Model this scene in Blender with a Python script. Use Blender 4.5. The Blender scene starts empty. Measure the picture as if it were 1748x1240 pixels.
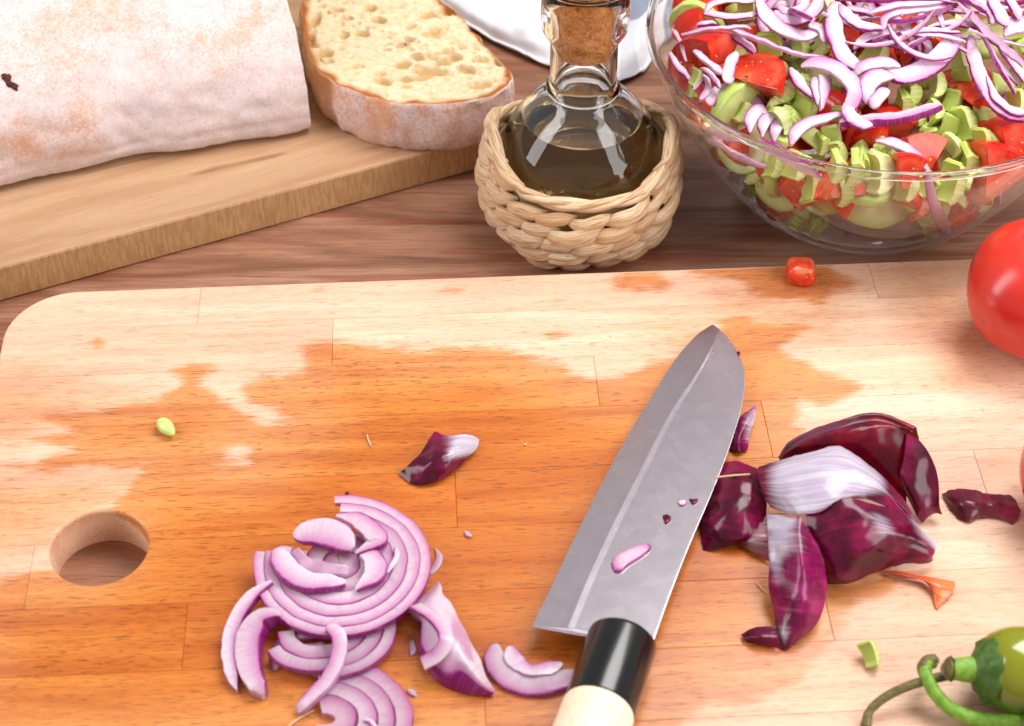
import bpy, bmesh, math, random
import numpy as np
from mathutils import Vector, Matrix, noise as mnoise

random.seed(7); rng = np.random.default_rng(11)
SC = bpy.context.scene
COL = SC.collection
S = 0.01                                    # everything below is written in centimetres

# ------------------------------------------------------------------ camera, world, lights, exposure
F, CX, CY = 3150.0, 874.0, 620.0            # lens in photo pixels, picture centre
EL, DIST = math.radians(43.5), 80.0
BZ = 1.8                                    # top of the wet cutting board
TGT = np.array([0, 0, BZ])
W_ = np.array([0, -math.cos(EL), math.sin(EL)]); R_ = np.array([1.0, 0, 0]); U_ = np.array([0, math.sin(EL), math.cos(EL)])
CAMP = TGT + DIST * W_

def P(px, py, z):
    """point of the place at height z (cm) that the photo shows at pixel px, py"""
    d = R_ * (px - CX) / F + U_ * (CY - py) / F - W_
    return CAMP + (z - CAMP[2]) / d[2] * d

cam = bpy.data.cameras.new('camera'); camo = bpy.data.objects.new('camera', cam); COL.objects.link(camo)
camo.location = Vector(CAMP) * S
camo.rotation_euler = (math.pi / 2 - EL, 0, 0)
cam.sensor_width = 36.0; cam.lens = F / 1748 * 36.0
cam.clip_start = 0.02; cam.clip_end = 50
cam.dof.use_dof = True; cam.dof.focus_distance = 0.80; cam.dof.aperture_fstop = 13
SC.camera = camo

world = bpy.data.worlds.new('World'); SC.world = world; world.use_nodes = True
wb = world.node_tree.nodes['Background']; wb.inputs[0].default_value = (1.0, 0.98, 0.97, 1); wb.inputs[1].default_value = 0.47

def area(name, loc, aim, sx, sy, power, col=(1, 1, 1)):
    l = bpy.data.lights.new(name, 'AREA'); l.shape = 'RECTANGLE'; l.size = sx * S; l.size_y = sy * S; l.energy = power; l.color = col
    o = bpy.data.objects.new(name, l); COL.objects.link(o)
    o.location = Vector(loc) * S
    o.rotation_euler = (Vector(aim) - Vector(loc)).to_track_quat('-Z', 'Y').to_euler()
    return o
area('softbox', (34, 26, 84), (2, 4, 2), 52, 52, 10.4, (1, 0.985, 0.97))
area('softbox', (66, -34, 40), (4, 6, 4), 34, 90, 6.9, (1, 0.985, 0.97))
area('softbox', (-70, -8, 46), (0, 6, 4), 28, 80, 5.0, (1, 0.985, 0.98))

SC.view_settings.view_transform = 'Standard'; SC.view_settings.look = 'None'; SC.view_settings.exposure = -0.14; SC.view_settings.gamma = 1.0
SC.cycles.use_denoising = True
SC.cycles.max_bounces = 14; SC.cycles.transmission_bounces = 12; SC.cycles.transparent_max_bounces = 16; SC.cycles.glossy_bounces = 6
SC.cycles.caustics_refractive = True; SC.cycles.caustics_reflective = False; SC.cycles.blur_glossy = 0.6
SC.cycles.sample_clamp_indirect = 6.0

# ------------------------------------------------------------------ node helpers
def C(h, a=1.0):
    h = h.lstrip('#'); out = []
    for i in (0, 2, 4):
        c = int(h[i:i + 2], 16) / 255
        out.append(c / 12.92 if c <= 0.04045 else ((c + 0.055) / 1.055) ** 2.4)
    return (*out, a)

class M:
    def __init__(self, name):
        self.m = bpy.data.materials.new(name); self.m.use_nodes = True; self.t = self.m.node_tree
        self.b = self.t.nodes['Principled BSDF']; self.out = self.t.nodes['Material Output']
    def n(self, typ, ins=None, **kw):
        nd = self.t.nodes.new(typ)
        for k, v in kw.items(): setattr(nd, k, v)
        for k, v in (ins or {}).items(): self.put(nd.inputs[k], v)
        return nd
    def put(self, sock, v):
        if isinstance(v, bpy.types.NodeSocket): self.t.links.new(v, sock)
        else: sock.default_value = v
    def set(self, **kw):
        for k, v in kw.items(): self.put(self.b.inputs[k.replace('_', ' ')], v)
    def obj(self): return self.vm('MULTIPLY', self.n('ShaderNodeTexCoord').outputs['Object'], (100, 100, 100))
    def vm(self, op, a, b): return self.n('ShaderNodeVectorMath', {0: a, 1: b}, operation=op).outputs[0]
    def mul(self, v, s): return self.vm('MULTIPLY', v, s)
    def noise(self, v, scale=1, detail=2, rough=0.5, dist=0.0):
        return self.n('ShaderNodeTexNoise', {'Vector': v, 'Scale': scale, 'Detail': detail, 'Roughness': rough, 'Distortion': dist}).outputs['Fac']
    def vor(self, v, scale=1, feature='F1', out='Distance', rnd=1.0):
        return self.n('ShaderNodeTexVoronoi', {'Vector': v, 'Scale': scale, 'Randomness': rnd}, feature=feature).outputs[out]
    def math(self, op, a, b=0.0, clamp=False):
        return self.n('ShaderNodeMath', {0: a, 1: b}, operation=op, use_clamp=clamp).outputs[0]
    def step(self, x, lo, hi, a=0.0, b=1.0):
        return self.n('ShaderNodeMapRange', {'Value': x, 'From Min': lo, 'From Max': hi, 'To Min': a, 'To Max': b}, interpolation_type='SMOOTHSTEP').outputs[0]
    def mix(self, f, a, b, mode='MIX'):
        nd = self.n('ShaderNodeMix', data_type='RGBA', blend_type=mode)
        self.put(nd.inputs[0], f); self.put(nd.inputs[6], a); self.put(nd.inputs[7], b); return nd.outputs[2]
    def ramp(self, f, stops):
        nd = self.n('ShaderNodeValToRGB', {0: f}); e = nd.color_ramp.elements
        while len(e) < len(stops): e.new(0.5)
        for q, (p, c) in zip(e, stops): q.position = p; q.color = c if not isinstance(c, str) else C(c)
        return nd.outputs[0]
    def attr(self, name): return self.n('ShaderNodeAttribute', attribute_name=name).outputs['Fac']
    def rnd(self): return self.n('ShaderNodeObjectInfo').outputs['Random']
    def bump(self, h, strength=0.3, dist=0.02):
        return self.n('ShaderNodeBump', {'Height': h, 'Strength': strength, 'Distance': dist * S}).outputs[0]
    def val(self, c, v): return self.n('ShaderNodeHueSaturation', {'Color': c, 'Value': v}).outputs[0]
    def rvec(self, v, k=60.0):
        r = self.rnd(); c = self.n('ShaderNodeCombineXYZ', {0: self.math('MULTIPLY', r, k), 1: self.math('MULTIPLY', r, k * 1.7), 2: self.math('MULTIPLY', r, k * 0.6)}).outputs[0]
        return self.vm('ADD', v, c)

# ------------------------------------------------------------------ mesh helpers (all take centimetres in the place)
def raw(name, V, Fc, mat, smooth=True, attrs=None, mi=None):
    me = bpy.data.meshes.new(name)
    me.from_pydata((np.asarray(V, float) * S).tolist(), [], [tuple(int(i) for i in f) for f in Fc])
    for m in (mat if isinstance(mat, (list, tuple)) else [mat]): me.materials.append(m.m if isinstance(m, M) else m)
    if smooth: me.polygons.foreach_set('use_smooth', [True] * len(me.polygons))
    for k, v in (attrs or {}).items():
        a = me.attributes.new(k, 'FLOAT', 'POINT'); a.data.foreach_set('value', np.asarray(v, np.float32))
    if mi is not None: me.polygons.foreach_set('material_index', [int(i) for i in mi])
    if smooth: me.set_sharp_from_angle(angle=math.radians(48))
    me.update(); return me

def tag(o, label=None, cat=None, group=None, kind=None):
    for k, v in (('label', label), ('category', cat), ('group', group), ('kind', kind)):
        if v: o[k] = v
    return o

def thing(name, label, cat, loc, group=None):
    o = bpy.data.objects.new(name, None); o.empty_display_size = 0.01; COL.objects.link(o); o.location = Vector(loc) * S
    return tag(o, label, cat, group)

def obj(name, V, Fc, mat, parent=None, label=None, cat=None, group=None, kind=None, smooth=True, attrs=None, mi=None, org=None):
    """one mesh object; a top-level one gets its origin at its base, a part keeps that of its thing"""
    V = np.asarray(V, float)
    if parent is not None: o0 = np.array(_wloc(parent))
    else: o0 = np.array(org) if org is not None else np.array([*((V.min(0) + V.max(0)) / 2)[:2], V[:, 2].min()])
    o = bpy.data.objects.new(name, raw(name, V - o0, Fc, mat, smooth, attrs, mi)); COL.objects.link(o)
    if parent is not None: o.parent = parent
    else: o.location = Vector(o0) * S
    return tag(o, label, cat, group, kind)

def _wloc(o):
    v = Vector((0, 0, 0))
    while o is not None: v += o.location; o = o.parent
    return [c / S for c in v]

def crom(pts, n):
    """catmull-rom resampling to n points (rows of any width)"""
    p = np.asarray(pts, float); k = len(p)
    if k == 2: t = np.linspace(0, 1, n).reshape(-1, *[1] * (p.ndim - 1)); return p[0] * (1 - t) + p[1] * t
    p = np.concatenate([2 * p[:1] - p[1:2], p, 2 * p[-1:] - p[-2:-1]])
    t = np.linspace(0, k - 1 - 1e-9, n); i = t.astype(int); f = (t - i)[:, None]
    if p.ndim == 3: f = f[:, :, None]
    a, b, c, d = p[i], p[i + 1], p[i + 2], p[i + 3]
    return 0.5 * (2 * b + (c - a) * f + (2 * a - 5 * b + 4 * c - d) * f ** 2 + (3 * b - a - 3 * c + d) * f ** 3)

def unit(v): return v / np.maximum(np.linalg.norm(v, axis=-1, keepdims=True), 1e-9)

def grid_faces(nu, nv, wrap=False, off=0, flip=False):
    f = []
    for i in range(nu - 1):
        for j in range(nv if wrap else nv - 1):
            a, b = off + i * nv + j, off + i * nv + (j + 1) % nv
            q = (a, b, b + nv, a + nv); f.append(q[::-1] if flip else q)
    return f

def lathe(profile, c, seg=64, axis=None, cap=True):
    """revolve (r, z) about a vertical axis at c, or about `axis` (unit vector) from point c"""
    pr = np.asarray(profile, float); a = np.linspace(0, 2 * math.pi, seg, endpoint=False)
    ax = np.array([0, 0, 1.0]) if axis is None else np.asarray(axis, float)
    e1 = unit(np.cross(ax, [0.3, 1, 0.2]) if axis is not None else np.array([1.0, 0, 0])); e2 = np.cross(ax, e1)
    V = (np.asarray(c)[None, None] + pr[:, None, 0:1] * (np.cos(a)[None, :, None] * e1 + np.sin(a)[None, :, None] * e2) + pr[:, None, 1:2] * ax).reshape(-1, 3)
    Fc = grid_faces(len(pr), seg, True)
    if cap: Fc += [tuple(range(seg))[::-1], tuple(range((len(pr) - 1) * seg, len(pr) * seg))]
    return V, Fc

def sweep(path, width, thick, up=(0, 0, 1), outer=1, na=6, roundness=0.0, tilt=0.0):
    """bar with a rounded rectangular section along path; `rad` runs 0..1 across it, 1 on the skin side"""
    p = np.asarray(path, float); n = len(p)
    T = unit(np.gradient(p, axis=0)); up = np.broadcast_to(np.asarray(up, float), p.shape)
    side = unit(np.cross(T, up)); u2 = np.cross(side, T)
    tl = np.broadcast_to(np.asarray(tilt, float), (n,))[:, None]
    side, u2 = side * np.cos(tl) + u2 * np.sin(tl), u2 * np.cos(tl) - side * np.sin(tl)
    w = np.broadcast_to(np.asarray(width, float), (n,)); h = np.broadcast_to(np.asarray(thick, float), (n,))
    a = np.linspace(-1, 1, na)
    top = [(x, 1 - roundness * x ** 4) for x in a]; bot = [(x, 0 + roundness * x ** 4) for x in a[::-1]]
    sec = np.array([(-1, .5), (-1, .93 - roundness), *[(x * .975, z) for x, z in top], (1, .93 - roundness), (1, .5), (1.0, .06 + roundness), *[(x * .96, z) for x, z in bot], (-1, .06 + roundness)])
    m = len(sec)
    V = p[:, None] + side[:, None] * (sec[None, :, 0:1] * w[:, None, None] / 2) + u2[:, None] * (sec[None, :, 1:2] * h[:, None, None])
    Fc = grid_faces(n, m, True) + [tuple(range(m)), tuple(range((n - 1) * m, n * m))[::-1]]
    rad = np.tile((sec[:, 0] * outer + 1) / 2, n); lng = np.repeat(np.linspace(0, 1, n), m)
    return V.reshape(-1, 3), Fc, {'rad': rad, 'lng': lng}

def tube(path, radius, seg=10, squash=1.0):
    p = np.asarray(path, float); n = len(p); T = unit(np.gradient(p, axis=0))
    ref = np.array([0.13, 0.21, 1.0]); ref = np.where(np.abs((T @ unit(ref)))[:, None] > 0.97, [[1.0, 0, 0]], [ref])
    s = unit(np.cross(T, ref)); u = np.cross(s, T)
    r = np.broadcast_to(np.asarray(radius, float), (n,))[:, None, None]; a = np.linspace(0, 2 * math.pi, seg, endpoint=False)[None, :, None]
    V = (p[:, None] + r * (np.cos(a) * s[:, None] + squash * np.sin(a) * u[:, None])).reshape(-1, 3)
    return V, grid_faces(n, seg, True) + [tuple(range(seg)), tuple(range((n - 1) * seg, n * seg))[::-1]]

def fbm(p, sc=1.0, o=3):
    return np.array([mnoise.fractal(Vector(q) * sc, 0.8, 2.0, o) for q in np.asarray(p, float)])

def sheet(ctrl, nu=26, nv=26, thick=0.03, wrinkle=0.0, wsc=1.6, jag=0.0):
    """a thin curved sheet through a net of (px, py, height above board, pale)"""
    K = np.array([[[*P(x, y, BZ + h), w] for x, y, h, w in row] for row in ctrl])
    G = crom(K, nu); G = np.transpose(crom(np.transpose(G, (1, 0, 2)), nv), (1, 0, 2))
    pts, pale = G[..., :3].copy(), np.clip(G[..., 3], 0, 1)
    if jag:
        c = pts.mean((0, 1))
        for i in range(nu):
            for j in range(nv):
                e = min(i, nu - 1 - i, j, nv - 1 - j)
                if e < 2:
                    k = mnoise.noise(Vector(pts[i, j]) * 4.0) * jag * (1 if e == 0 else .4)
                    d = c - pts[i, j]; d[2] = 0; pts[i, j] += d / max(1e-6, np.linalg.norm(d)) * k
    N = unit(np.cross(np.gradient(pts, axis=0), np.gradient(pts, axis=1)))
    if wrinkle:
        w = (fbm(pts.reshape(-1, 3), wsc) * wrinkle + (0.5 - np.abs(fbm(pts.reshape(-1, 3) + 7, wsc * .9, 1))) * wrinkle * 0.9).reshape(nu, nv); pts = pts + N * w[..., None]
    pts[..., 2] = np.maximum(pts[..., 2], BZ + 0.03)
    bot = pts - N * thick; bot[..., 2] = np.maximum(bot[..., 2], BZ + 0.005)
    V = np.vstack([pts.reshape(-1, 3), bot.reshape(-1, 3)]); k = nu * nv
    Fc = grid_faces(nu, nv) + grid_faces(nu, nv, off=k, flip=True)
    rim = [j for j in range(nv)] + [i * nv + nv - 1 for i in range(1, nu)] + [(nu - 1) * nv + j for j in range(nv - 2, -1, -1)] + [i * nv for i in range(nu - 2, 0, -1)]
    for a, b in zip(rim, rim[1:] + rim[:1]): Fc.append((b, a, a + k, b + k))
    uu, vv = np.meshgrid(np.linspace(0, 1, nu), np.linspace(0, 1, nv), indexing='ij')
    return V, Fc, {'pale': np.tile(pale.ravel(), 2), 'uu': np.tile(uu.ravel(), 2), 'vv': np.tile(vv.ravel(), 2)}

def blob(V, amp, sc, o=3):
    V = np.asarray(V, float); c = V.mean(0); return V + unit(V - c) * (fbm(V, sc, o) * amp)[:, None]

def dup(o, loc=None, rot=None, scale=None, label=None, group=None):
    c = o.copy(); COL.objects.link(c)
    if loc is not None: c.location = Vector(loc) * S
    if rot is not None: c.rotation_euler = rot
    if scale is not None: c.scale = (scale,) * 3 if not isinstance(scale, (tuple, list)) else scale
    if label: c['label'] = label
    if group: c['group'] = group
    for ch in list(o.children):
        d = ch.copy(); COL.objects.link(d); d.parent = c
        for g in list(ch.children): e = g.copy(); COL.objects.link(e); e.parent = d
    return c

# ------------------------------------------------------------------ materials
def wood_common(m, v, ring=(0.10, 1.1, 1.1), fine=(0.6, 14, 14), pore=(1.3, 17, 17), pore_lo=0.66, pore_hi=0.74):
    ringn = m.noise(m.mul(v, ring), 1, 4, 0.55, 0.6)
    finen = m.noise(m.mul(v, fine), 1, 3, 0.6)
    pn = m.noise(m.mul(v, pore), 1, 1, 0.5)
    return ringn, finen, m.step(pn, pore_lo, pore_hi)

def mat_table():
    m = M('table_wood'); v = m.rvec(m.obj())
    ring, fine, pore = wood_common(m, v, (0.07, 0.55, 0.5), (0.30, 9, 9), (0.7, 16, 16), 0.60, 0.68)
    c = m.ramp(ring, [(0.25, '#5f3c2a'), (0.40, '#80543d'), (0.52, '#9a6a51'), (0.66, '#ab7e65'), (0.8, '#8f5036')])
    streak = m.step(m.noise(m.mul(v, (0.10, 1.3, 1)), 1, 2, 0.5, 0.8), 0.57, 0.66)
    c = m.mix(m.math('MULTIPLY', streak, 0.5), c, C('#84371c'))
    c = m.mix(m.math('MULTIPLY', m.step(fine, .35, .75), 0.4), c, C('#4b2f24'), 'MIX'); c = m.mix(m.math('MULTIPLY', pore, 0.35), c, C('#3a231b'))
    c = m.val(c, m.step(m.rnd(), 0, 1, 0.92, 1.18))
    m.set(Base_Color=c, Roughness=m.step(fine, 0.2, 0.8, 0.38, 0.55), Normal=m.bump(m.math('SUBTRACT', fine, pore), 0.18, 0.02)); return m

def mat_beech():
    m = M('beech_wood'); vo = m.obj(); v = m.rvec(vo)
    ring, fine, pore = wood_common(m, v, (0.08, 0.9, 0.9), (0.45, 13, 13), (1.5, 22, 22), 0.585, 0.665)
    flake = m.step(m.noise(m.mul(v, (2.2, 6, 6)), 1, 1), 0.66, 0.73)
    flakez = m.step(m.noise(m.mul(v, (0.05, 0.35, 0.3)), 1, 1), 0.52, 0.62)
    flake = m.math('MULTIPLY', flake, flakez)
    dry = m.ramp(ring, [(0.3, '#cea48a'), (0.5, '#dab49a'), (0.7, '#e2c3aa')])
    wet = m.ramp(ring, [(0.28, '#a8561a'), (0.45, '#c4722b'), (0.6, '#d28638'), (0.75, '#bb6825')])
    r = m.rnd()
    tint = m.ramp(r, [(0.0, (1.0, 0.90, 0.86, 1)), (0.35, (1, 1, 1, 1)), (0.7, (1.04, 0.98, 0.90, 1)), (1.0, (0.93, 0.86, 0.82, 1))])
    mott = m.noise(m.mul(vo, (0.5, 1.5, 1)), 1, 4, 0.6)
    f2 = m.math('ADD', m.math('MULTIPLY', m.math('SUBTRACT', mott, 0.5), 1.5), m.math('MULTIPLY', m.math('SUBTRACT', fine, 0.5), 0.8))
    wm = m.step(m.math('ADD', m.attr('wet'), f2), -0.24, 0.42)
    soft = m.step(m.math('ADD', m.attr('damp'), m.math('MULTIPLY', m.math('SUBTRACT', mott, 0.5), 3.0)), -2.0, 2.2)
    wf = m.math('MAXIMUM', wm, m.math('MULTIPLY', soft, 0.72))
    edge = m.step(m.attr('wet'), 0.0, 4.0, 0.80, 1.0)
    wf = m.math('MULTIPLY', wf, edge)
    wet = m.mix(m.math('MULTIPLY', m.step(m.attr('wet'), 1.2, 6.0), 0.5), wet, C('#b4581e')); c = m.mix(wf, m.mix(1.0, dry, tint, 'MULTIPLY'), m.mix(0.8, wet, tint, 'MULTIPLY'))
    c = m.mix(m.math('MULTIPLY', m.step(fine, 0.45, 0.75), 0.22), c, m.mix(wf, C('#c08a62'), C('#8a3a10')))
    c = m.mix(m.math('MULTIPLY', pore, m.math('ADD', 0.36, m.math('MULTIPLY', wf, 0.2))), c, m.mix(wf, C('#8d5a3a'), C('#5a2408')))
    c = m.mix(m.math('MULTIPLY', flake, 0.5), c, m.mix(wf, C('#a8704c'), C('#7c3410')))
    m.set(Base_Color=c, Roughness=m.math('SUBTRACT', 0.55, m.math('MULTIPLY', wf, 0.28)), Normal=m.bump(m.math('SUBTRACT', m.math('MULTIPLY', fine, 0.5), pore), 0.22, 0.012)); return m

def mat_dark(name, col, rough=0.5):
    m = M(name); v = m.obj(); m.set(Base_Color=m.mix(m.noise(v, 3, 3), C(col), m.mix(0.5, C(col), (0, 0, 0, 1))), Roughness=rough); return m

def mat_maple():
    m = M('maple_wood'); v = m.obj()
    ring, fine, pore = wood_common(m, v, (0.07, 0.6, 0.9), (0.35, 12, 12), (1.1, 18, 18), 0.62, 0.70)
    c = m.ramp(ring, [(0.3, '#a27859'), (0.5, '#b38b69'), (0.65, '#bc9876'), (0.8, '#a87f5e')])
    c = m.mix(m.math('MULTIPLY', m.step(fine, .35, .75), 0.3), c, C('#93613a')); c = m.mix(m.math('MULTIPLY', pore, 0.25), c, C('#7a4a26'))
    st = m.step(m.noise(m.mul(v, (0.12, 1.1, 0)), 1, 2, 0.5, 0.3), 0.615, 0.70); c = m.mix(m.math('MULTIPLY', st, 0.55), c, C('#6e4526'))
    nz = m.n('ShaderNodeSeparateXYZ', {0: m.n('ShaderNodeNewGeometry').outputs['Normal']}).outputs[2]
    edgef = m.step(nz, 0.3, 0.7, 1.0, 0.0)
    saw = m.noise(m.mul(v, (7, 1.0, 0.9)), 1, 3, 0.7); ce = m.ramp(saw, [(0.3, '#a87b4c'), (0.5, '#bf9462'), (0.62, '#d0aa7a'), (0.75, '#9c6e40')])
    c = m.mix(m.math('MULTIPLY', edgef, 0.75), c, ce)
    m.set(Base_Color=c, Roughness=0.55, Normal=m.bump(m.math('ADD', fine, m.math('MULTIPLY', saw, edgef)), 0.3, 0.02)); return m

def mat_crust(flour=0.51, name='floured_crust'):
    m = M(name); v = m.obj()
    big = m.noise(v, 0.22, 4, 0.6, 0.5); med = m.noise(v, 0.9, 5, 0.7); fin = m.noise(v, 6.5, 4, 0.7); crk = m.vor(m.vm('ADD', v, m.mul(m.n('ShaderNodeTexNoise', {'Vector': v, 'Scale': 1.4}).outputs['Color'], (1.2, 1.2, 1.2))), 1.7, 'DISTANCE_TO_EDGE')
    k = m.math('ADD', m.math('MULTIPLY', big, 1.1), m.math('ADD', m.math('MULTIPLY', med, 0.6), m.math('MULTIPLY', fin, 0.7)))
    brown = m.ramp(big, [(0.35, '#cf9a78'), (0.55, '#c07c4e'), (0.7, '#a8622f')])
    k = m.math('SUBTRACT', k, m.math('MULTIPLY', m.attr('toast'), 0.05)); dust = m.step(k, flour * 1.62, flour * 1.62 + 0.42)
    fl = m.mix(m.noise(v, 2.2, 3), C('#cdbfbf'), C('#ddd4d5'))
    lowv = m.attr('low')
    c = m.mix(m.math('MULTIPLY', m.math('SUBTRACT', 1.0, m.math('MULTIPLY', dust, 0.93)), m.math('SUBTRACT', 1.0, m.math('MULTIPLY', lowv, 0.75))), fl, brown)
    spk = m.math('MULTIPLY', m.step(m.noise(m.mul(v, (1, 1, 1)), 8.5, 3, 0.7), 0.48, 0.66), m.step(med, 0.3, 0.6, .15, .6)); c = m.mix(spk, c, C('#c89c84')); vein = m.math('MULTIPLY', m.step(crk, 0.0, 0.06, 1, 0), m.step(med, 0.42, 0.6)); c = m.mix(m.math('MULTIPLY', vein, 0.35), c, C('#c79a7e'))
    m.set(Base_Color=c, Roughness=0.85, Normal=m.bump(m.math('ADD', m.math('MULTIPLY', med, 0.8), m.math('MULTIPLY', fin, 0.5)), 0.45, 0.06)); m.b.inputs['Specular IOR Level'].default_value = 0.15; return m

def mat_crumb():
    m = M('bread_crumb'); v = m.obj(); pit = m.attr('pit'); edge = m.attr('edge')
    n = m.noise(v, 3.0, 5, 0.7); sm = m.vor(v, 4.5)
    c = m.ramp(n, [(0.3, '#cbb088'), (0.5, '#d8c29e'), (0.7, '#e2d2b6')])
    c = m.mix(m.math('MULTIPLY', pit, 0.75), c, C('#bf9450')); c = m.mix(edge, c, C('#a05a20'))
    m.set(Base_Color=c, Roughness=0.75, Normal=m.bump(m.math('ADD', n, m.math('MULTIPLY', m.step(sm, 0, .35), 0.5)), 0.35, 0.04), Subsurface_Weight=0.25, Subsurface_Radius=(0.004, 0.003, 0.0015), Subsurface_Scale=1.0); m.b.inputs['Specular IOR Level'].default_value = 0.2; return m

def mat_cork():
    m = M('cork'); v = m.obj(); n = m.noise(v, 2.2, 5, 0.7, 0.8); w = m.vor(m.vm('ADD', v, m.mul(m.n('ShaderNodeTexNoise', {'Vector': v, 'Scale': 2.0}).outputs['Color'], (0.9, 0.9, 0.9))), 3.4, 'DISTANCE_TO_EDGE')
    c = m.ramp(n, [(0.3, '#9a4c12'), (0.46, '#cc7a2c'), (0.6, '#dc9548'), (0.78, '#b4601c')]); c = m.mix(m.math('MULTIPLY', m.step(w, 0, 0.06, 1, 0), 0.7), c, C('#6a3412'))
    m.set(Base_Color=c, Roughness=0.8, Normal=m.bump(m.math('ADD', n, m.step(w, 0, .1)), 0.6, 0.05)); return m

def mat_wicker():
    m = M('wicker'); a = m.attr('rad'); l = m.attr('lng'); v = m.rvec(m.obj())
    fib = m.noise(m.n('ShaderNodeCombineXYZ', {0: m.math('MULTIPLY', a, 14.0), 1: m.math('MULTIPLY', l, 1.5), 2: m.math('MULTIPLY', m.rnd(), 40.0)}).outputs[0], 1, 3, 0.6)
    c = m.ramp(fib, [(0.30, '#94683f'), (0.42, '#c8a27a'), (0.55, '#dcc09c'), (0.75, '#e8d6ba')])
    c = m.mix(m.math('MULTIPLY', m.step(m.rnd(), 0.55, 1.0), 0.5), c, C('#c18f5e'))
    sp = m.step(m.noise(v, 2.6, 3, 0.7), 0.68, 0.76); c = m.mix(m.math('MULTIPLY', sp, 0.6), c, C('#6e4526'))
    m.set(Base_Color=c, Roughness=0.5, Normal=m.bump(fib, 0.8, 0.05)); return m

def mat_glass():
    m = M('clear_glass'); m.set(Base_Color=(0.98, 0.99, 0.985, 1), Roughness=0.0, Transmission_Weight=1.0, IOR=1.48); return m

def mat_oil():
    m = M('olive_oil'); m.set(Base_Color=(1.0, 0.98, 0.9, 1), Roughness=0.0, Transmission_Weight=1.0, IOR=m.attr('iorv'))
    ab = m.n('ShaderNodeVolumeAbsorption', {'Color': (0.97, 0.70, 0.01, 1), 'Density': 6.5}); m.t.links.new(ab.outputs[0], m.out.inputs['Volume']); return m

def mat_bowl():
    m = M('bowl_glass'); fc = m.n('ShaderNodeLayerWeight', {'Blend': 0.5}).outputs['Facing']; fr = m.math('ADD', m.math('MULTIPLY', m.math('POWER', fc, 4.0), 0.90), 0.045)
    tr = m.n('ShaderNodeBsdfTransparent', {'Color': (0.985, 0.99, 0.987, 1)}); gl = m.n('ShaderNodeBsdfGlossy', {'Roughness': 0.03, 'Color': (1, 1, 1, 1)})
    mx = m.n('ShaderNodeMixShader', {0: m.math('MULTIPLY', fr, 0.9), 1: tr.outputs[0], 2: gl.outputs[0]}); m.t.links.new(mx.outputs[0], m.out.inputs['Surface']); return m

def mat_steel():
    m = M('blade_steel'); v = m.obj(); n = m.noise(m.mul(v, (1, 1, 1)), 0.5, 4, 0.6); sm = m.noise(v, 1.6, 4, 0.65, 0.6)
    br = m.noise(m.mul(v, (22, 2.2, 2)), 1, 2)
    m.set(Base_Color=m.mix(n, C('#d0c6ce'), C('#d3c9d1')), Metallic=1.0, Roughness=m.step(sm, 0.35, 0.7, 0.25, 0.275)); return m

def mat_plain(name, col, rough=0.4, coat=0.0, nscale=2.0, var=0.12):
    m = M(name); v = m.obj(); n = m.noise(v, nscale, 3); c = m.mix(m.math('MULTIPLY', n, var * 2), C(col), m.mix(0.6, C(col), (0, 0, 0, 1)))
    m.set(Base_Color=c, Roughness=rough, Coat_Weight=coat, Coat_Roughness=0.08); return m

def mat_handle():
    m = M('handle_wood'); v = m.obj(); f = m.noise(m.mul(v, (9, 1.2, 9)), 1, 3); m.set(Base_Color=m.ramp(f, [(0.3, '#dcc6a4'), (0.6, '#e8d8c0'), (0.8, '#dfcbac')]), Roughness=0.45); return m

def mat_onion(name='red_onion', clear=0.0):
    m = M(name); a = m.attr('rad'); l = m.attr('lng'); v = m.obj()
    lines = m.noise(m.n('ShaderNodeCombineXYZ', {0: m.math('MULTIPLY', l, 55.0), 1: m.math('MULTIPLY', a, 1.2), 2: m.math('MULTIPLY', m.rnd(), 30.0)}).outputs[0], 1, 2)
    r = m.rnd()
    a2 = m.math('ADD', a, m.math('MULTIPLY', m.math('SUBTRACT', m.noise(v, 1.3, 3), 0.5), 0.16))
    c = m.ramp(a2, [(0.0, '#cfa2c0'), (0.06, '#e8d9e3'), (0.42, '#e2cdda'), (0.72, '#d8accb'), (0.90, '#cc90bc'), (0.955, '#ab3692'), (1.0, '#8a0c6c')])
    c = m.mix(m.math('MULTIPLY', m.step(lines, 0.45, 0.75), 0.34), c, C('#c08cb2'))
    c = m.mix(m.math('MULTIPLY', r, 0.5), c, C('#ecc6da'), 'MULTIPLY')
    m.set(Base_Color=c, Roughness=0.28, Subsurface_Weight=0.35, Subsurface_Radius=(0.003, 0.0022, 0.0026), Subsurface_Scale=1.0, IOR=1.36, Coat_Weight=0.35, Coat_Roughness=0.12, Normal=m.bump(m.math('ADD', lines, m.math('MULTIPLY', m.noise(v, 2.2, 3), 0.8)), 0.2, 0.03))
    tl = m.n('ShaderNodeBsdfTranslucent', {'Color': c}); mx = m.n('ShaderNodeMixShader', {0: 0.12, 1: m.b.outputs[0], 2: tl.outputs[0]}); sh = mx.outputs[0]
    clear = max(clear, 0.10)
    if clear: sh = m.n('ShaderNodeMixShader', {0: clear, 1: sh, 2: m.n('ShaderNodeBsdfTransparent', {'Color': (.97, .86, .93, 1)}).outputs[0]}).outputs[0]
    m.t.links.new(sh, m.out.inputs['Surface']); return m

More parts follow.
